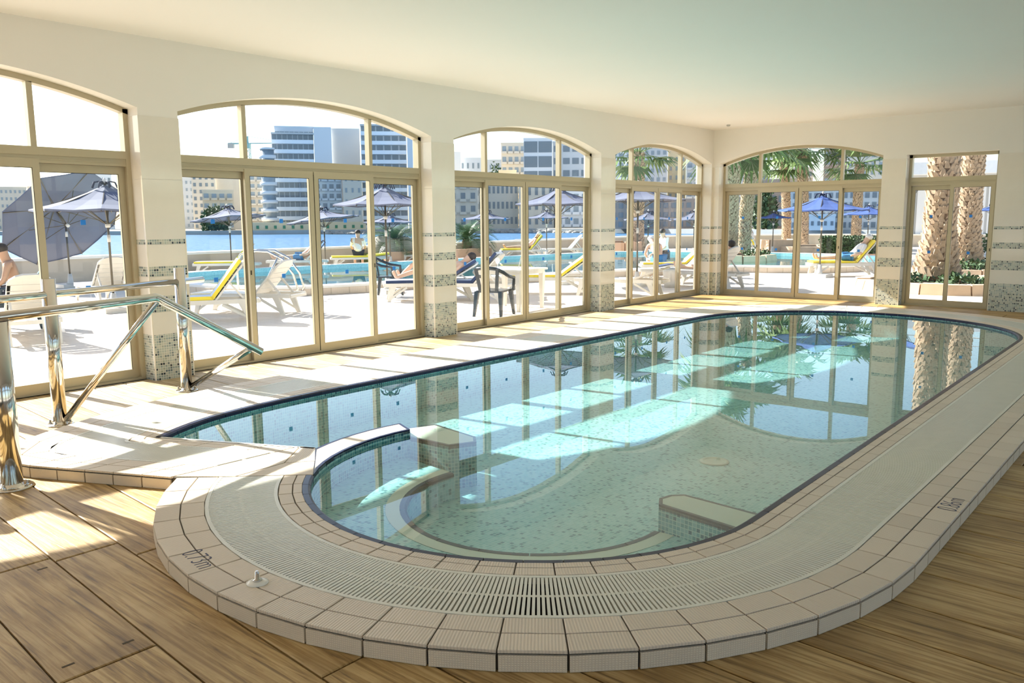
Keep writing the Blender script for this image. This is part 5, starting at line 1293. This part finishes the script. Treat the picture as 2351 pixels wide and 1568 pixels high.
B('long low grey sea front building under the blue umbrellas', 1800, 2060, 440, 192, 'greyblock', 'grid', 4, 16, 7, 'dark_glass')
B('white cabin boat shed under the bright blue umbrella', 1858, 1918, 497, 183, 'paleblock', 'grid', 1, 4, 7, 'dark_glass', name='boat_shed', wh=.3, ww=.4)
# the low wing of the hotel behind the door palms
p = far(2060, vh(2060), 44); r = thing('poolside_wing', 'low pale hotel wing with flat roof behind the door palms', 'building', (p.x, p.y, 0), -YAW - .42)
MB().box(0, 7.5, .5, 7, 0, 3.75).build('walls', MT['greyblock'], r); MB().box(-.6, 8.2, -.6, 7, 3.75, 4.35).build('roof_slab', MT['white_band'], r)
for k in range(9): MB().box(.1 + k * .82, .1 + k * .82 + .7, .42, .52, .1, 3.5).build('wall_panel', MT['paleblock'] if k % 3 else MT['quay'], r)
mb = MB()
for z in (4.75, 5.15): mb.bar((-.4, -.4, z), (8.0, -.4, z), .04, .04)
for k in range(6): mb.bar((-.4 + k * 1.68, -.4, 4.35), (-.4 + k * 1.68, -.4, 5.17), .04, .04)
mb.build('roof_railing', MT['white_plastic'], r)
# crane on the skyline
p = far(578, vh(578), 300); ppm = FPX / 300; zt = 1.6 + (vh(578) - 318) / ppm; zj = 1.6 + (vh(578) - 334) / ppm
r = thing('tower_crane', 'blue green tower crane on the skyline left of the banded hotel', 'crane', (p.x, p.y, QZ), -YAW)
mb = MB()
for x in (-.7, .7):
    for y in (-.7, .7): mb.bar((x, y, 0), (x, y, zj - QZ), .22, .22)
for k in range(16):
    z = k * (zj - QZ) / 16; mb.bar((-.7, -.7, z), (.7, -.7, z + 1.8), .14, .14); mb.bar((.7, .7, z), (-.7, .7, z + 1.8), .14, .14)
mb.build('mast', MT['crane'], r)
z = zj - QZ; MB().bar((0, 0, z), (22, 0, z + .2), .4, .35).bar((-7, 0, z), (0, 0, z), .5, .5).build('jib', MT['crane'], r)
MB().bar((0, 0, z), (0, 0, zt - QZ), .6, .6).bar((0, 0, zt - QZ), (14, 0, z + .3), .12, .12).bar((0, 0, zt - QZ), (-6, 0, z + .3), .12, .12).build('apex', MT['crane'], r)
MB().box(-.9, .9, -.9, .9, z - 1.7, z).build('cab', MT['crane'], r); MB().box(-7, -5, -.7, .7, z - 1.6, z).build('counterweight', MT['quay'], r)
for i, (u, v, w_, lab) in enumerate(((1138, 372, 42, 'dark green trees on the hillside in third arch'), (495, 474, 60, 'green garden trees above the quay in the second arch'), (1755, 430, 50, 'dark green tree behind the small blue umbrella'))):
    d = shore_d(u) - 4 + (70 if i == 0 else 8); p = far(u, vh(u), d); ppm = FPX / d; hh = 1.6 + (vh(u) - v) / ppm - QZ
    shrub(lab, (p.x, p.y, QZ), w_ / 2 / ppm, w_ / 2 / ppm, hh, 1500, 40 + i, 1.1, 'leaf', 'trees on the far shore', 'shore_tree', 'tree')
b_ = far(1215, 541, 150); bt = thing('rowing_boat', 'small dark rowing boat on the harbour water', 'boat', (b_.x, b_.y, -2.5), -YAW)
MB().hexa([(-2, -.4, -.1), (2, -.4, -.1), (2, .4, -.1), (-2, .4, -.1)], [(-2.6, -.9, .55), (2.9, -.6, .6), (2.9, .6, .6), (-2.6, .9, .55)]).build('hull', MT['quay'], bt)
MB().box(-.3, .3, -.7, .7, .5, .6).build('thwart', MT['white_band'], bt)
